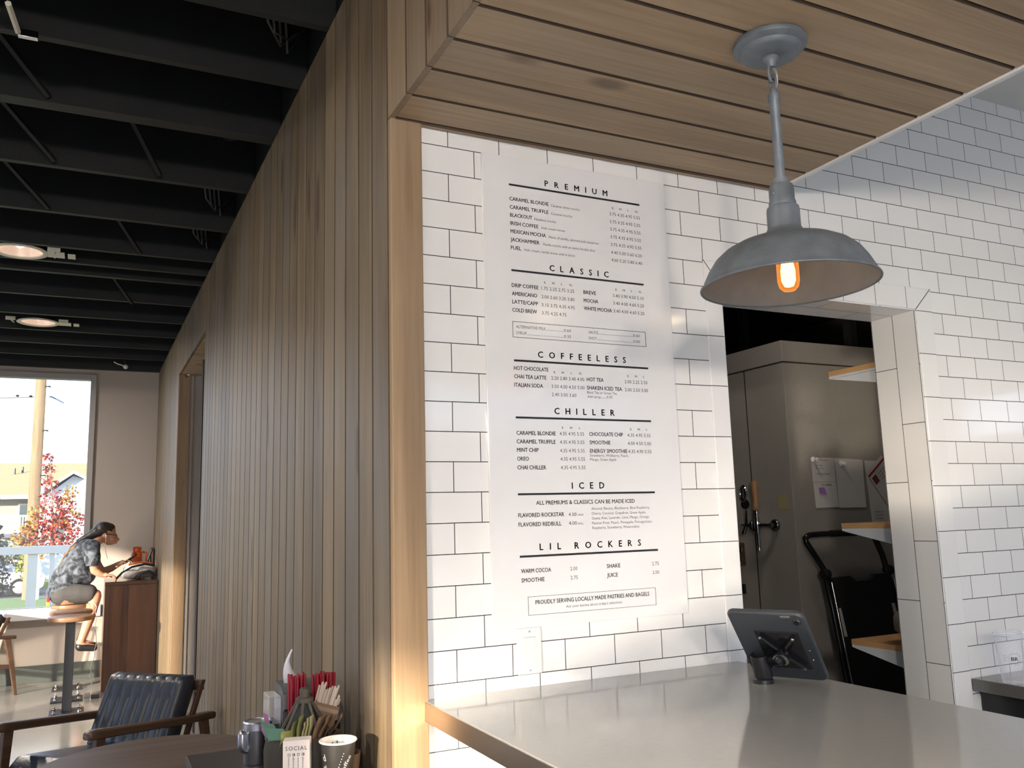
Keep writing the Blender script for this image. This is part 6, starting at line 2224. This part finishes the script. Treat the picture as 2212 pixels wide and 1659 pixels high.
# houses
ROOF = pbr('tan_shingle_roof', (0.40, 0.27, 0.12), 0.9, var=0.12, scale=4, bump=0.4)
HW = pbr('pale_house_wall', (0.34, 0.34, 0.32), 0.8, var=0.05)
HWW = pbr('white_house_wall', (0.70, 0.70, 0.70), 0.7, var=0.03)
PANE = pbr('dark_pane', (0.10, 0.13, 0.14), 0.1, var=0.2)
h1 = thing('house', 'long house with tan shingle roof and upstairs balcony, across the street', 'house', (-6, 50, -0.6))
b = MB()
b.ring_loft([[(-14, 46.0, 3.22), (-14, 53.0, 5.35), (-14, 60.0, 3.22)], [(4, 46.0, 3.22), (4, 53.0, 5.35), (4, 60.0, 3.22)]])
obj('roof', b, ROOF, h1)
b = MB()
b.cbox((-4.75, 45.9, 3.13), (4, 46.02, 3.33), 0.01)
obj('gutter', b, HWW, h1)
obj('wall', MB().box((-13.7, 47.2, -0.6), (3.7, 59, 3.2)), HW, h1)
for x0, x1 in ((-4.0, -3.35), (-3.05, -2.6)):
    fr_ = obj('window_frame', MB().cbox((x0 - 0.08, 47.12, 1.35), (x1 + 0.08, 47.19, 2.95), 0.01), HWW, h1)
    obj('pane', MB().box((x0, 47.10, 1.43), (x1, 47.118, 2.87)), PANE, fr_)
b = MB()
b.cbox((-4.9, 46.1, 2.28), (-2.9, 46.18, 2.36), 0.01)
b.cbox((-4.9, 46.1, 1.50), (-2.9, 46.18, 1.56), 0.01)
for k in range(17):
    b.cbox((-4.88 + 0.12 * k, 46.12, 1.56), (-4.82 + 0.12 * k, 46.16, 2.28), 0.005)
obj('balcony_railing', b, HWW, h1)
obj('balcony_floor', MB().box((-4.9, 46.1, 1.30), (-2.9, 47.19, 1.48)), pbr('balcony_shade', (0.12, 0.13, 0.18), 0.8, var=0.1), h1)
b = MB()
for x, y, z in ((-4.55, 50.5, 4.62), (-4.2, 50.8, 4.72), (-3.1, 50.6, 4.65)):
    b.cyl((x, y, z - 0.1), (x, y, z + 0.28), 0.05, seg=8)
obj('roof_vent', b, BLACK, h1)
h2 = thing('gable_house', 'white house front with pointed gable behind the maple', 'house', (-1.3, 44, -0.6))
b = MB()
b.prism([(-2.75, -0.6), (0.75, -0.6), (0.75, 3.12), (-1.0 - 0.62, 4.08), (-2.75, 3.12)], 43.0, 45.4, 'XZ')
obj('wall', b, HWW, h2)
b = MB()
ap = (-1.62, 4.28)
for ex, ez in ((-2.98, 3.30), (0.9, 2.95)):
    b.ring_loft([[(x, 42.5, z + d) for x, z, d in ((ap[0], ap[1], 0), (ex, ez, 0), (ex, ez, -0.13), (ap[0], ap[1], -0.13))], [(x, 45.5, z + d) for x, z, d in ((ap[0], ap[1], 0), (ex, ez, 0), (ex, ez, -0.13), (ap[0], ap[1], -0.13))]])
obj('roof', b, HWW, h2)
b = MB()
for x0, x1 in ((-2.4, -1.9), (-0.6, -0.2)):
    b.box((x0, 42.96, 1.2), (x1, 42.999, 2.2))
obj('window', b, PANE, h2)
tr_ = MB()
tr_.cbox((-1.15, 42.2, -0.59), (-0.35, 42.9, 1.05), 0.02)
tag(obj('blue_bin', tr_, pbr('blue_plastic', (0.05, 0.12, 0.32), 0.5, var=0.1)), 'blue bin beside the white gable house', 'bin')

# parked car
CAR = pbr('white_car_paint', (0.62, 0.65, 0.72), 0.2, var=0.02, coat=0.5)
CGL = pbr('car_glass', (0.045, 0.09, 0.17), 0.08, var=0.1, spec=0.7)
cr_ = thing('car', 'white car parked across the lawn, its nose behind the utility pole', 'car', (-4.8, 36.8, -0.86))
cx, cy0, cy1, g0 = -2.35, 35.9, 37.7, -0.86
prof = [(0.0, 0.34), (0.05, 0.62), (-0.10, 0.78), (-0.95, 0.98), (-1.85, 1.52), (-2.3, 1.60), (-3.5, 1.60), (-4.3, 1.10), (-4.55, 0.95), (-4.6, 0.40), (-4.45, 0.24), (-0.15, 0.24)]
b = MB()
pp = [(cx + x, g0 + z) for x, z in prof]
ring = []
for yy, s in ((cy0 + 0.10, 0.97), (cy0, 1.0), (cy1, 1.0), (cy1 - 0.10, 0.97)):
    ring.append([(cx - 2.3 + (x - cx + 2.3) * s, yy, z) for x, z in pp])
for r_ in ring:
    for k, (x, y, z) in enumerate(r_):
        if z - g0 > 1.0:
            mid = (cy0 + cy1) / 2
            r_[k] = (x, mid + (y - mid) * (1 - 0.22 * (z - g0 - 1.0) / 0.6), z)
b.ring_loft(ring)
obj('car_body', b, CAR, cr_, 25)
b = MB()
sp_w = [(-1.12, 0.99), (-1.90, 1.45), (-2.35, 1.52), (-2.35, 0.99)]
b.ring_loft([[(cx + x, cy0 - 0.012 + 0.198 * max(0, z - 1.0) / 0.6 + d, g0 + z) for x, z in sp_w] for d in (0, 0.01)])
sp_w = [(-2.45, 0.99), (-2.45, 1.52), (-3.45, 1.52), (-3.95, 1.05)]
b.ring_loft([[(cx + x, cy0 - 0.012 + 0.198 * max(0, z - 1.0) / 0.6 + d, g0 + z) for x, z in sp_w] for d in (0, 0.01)])
obj('side_window', b, CGL, cr_)
b = MB()
b.hexa([(cx + x, y, g0 + z) for x, y, z in ((-1.0, cy0 + 0.14, 1.0), (-1.0, cy1 - 0.14, 1.0), (-1.02, cy1 - 0.14, 0.985), (-1.02, cy0 + 0.14, 0.985), (-1.82, cy0 + 0.30, 1.525), (-1.82, cy1 - 0.30, 1.525), (-1.86, cy1 - 0.30, 1.515), (-1.86, cy0 + 0.30, 1.515))])
obj('windscreen', b, CGL, cr_)
for x in (-0.78, -3.75):
    b = MB()
    b.lathe([(0.17, -0.09), (0.30, -0.10), (0.335, -0.07), (0.335, 0.10), (0.2, 0.11)], (cx + x, cy0 + 0.07, g0 + 0.337), 28, axis=(0, 1, 0))
    w_ = obj('wheel', b, BLACK, cr_, 40)
    b = MB()
    b.lathe([(0.225, -0.105), (0.21, -0.112), (0.05, -0.108), (0.0, -0.108)], (cx + x, cy0 + 0.07, g0 + 0.337), 28, axis=(0, 1, 0))
    obj('hub_cap', b, pbr('alloy_wheel', (0.55, 0.56, 0.58), 0.3, 0.6, var=0.3, scale=6), w_, 40)
b = MB()
b.cbox((cx - 1.55, cy0 - 0.16, g0 + 1.0), (cx - 1.35, cy0 - 0.01, g0 + 1.14), 0.03)
obj('mirror', b, CAR, cr_)
b = MB()
b.cbox((cx - 0.42, cy0 - 0.004, g0 + 0.70), (cx - 0.06, cy0 + 0.1, g0 + 0.80), 0.02)
obj('headlamp', b, pbr('reddish_lamp', (0.55, 0.30, 0.32), 0.2, var=0.1), cr_)
obj('sill_trim', MB().cbox((cx - 3.4, cy0 - 0.012, g0 + 0.22), (cx - 1.2, cy0 + 0.05, g0 + 0.32), 0.01), pbr('grey_trim', (0.15, 0.16, 0.19), 0.5, var=0.1), cr_)

# building across the forecourt, behind the camera (mirrored in the glazed tiles)
nb = thing('shop_building', 'plain tan building across the forecourt behind the viewer', 'building', (3, -34, 0))
obj('wall', MB().box((-16, -40, -0.05), (24, -34, 5.2)), pbr('tan_stucco', (0.24, 0.21, 0.18), 0.85, var=0.1), nb)
obj('parapet', MB().box((-16.1, -40.1, 5.2), (24.1, -33.9, 5.5)), pbr('parapet_cap', (0.15, 0.14, 0.13), 0.8, var=0.1), nb)

nb2 = thing('sun_blocker_building', 'added grey sun-blocking volume beyond the side street, behind the viewer on the left', 'building', (-24, -32, 0))  # unseen volume, skewed along the sun, added to keep sun off the rear opening
obj('wall', MB().prism([(-20, -19.9), (-20, -46), (-28, -53), (-28, -26.9)], -0.05, 9.0, 'XY'), pbr('grey_render', (0.30, 0.30, 0.30), 0.85, var=0.1), nb2)
obj('parapet', MB().prism([(-19.9, -19.8), (-19.9, -46), (-28.1, -53.2), (-28.1, -26.85)], 9.0, 9.3, 'XY'), pbr('grey_cap', (0.2, 0.2, 0.2), 0.8, var=0.1), nb2)
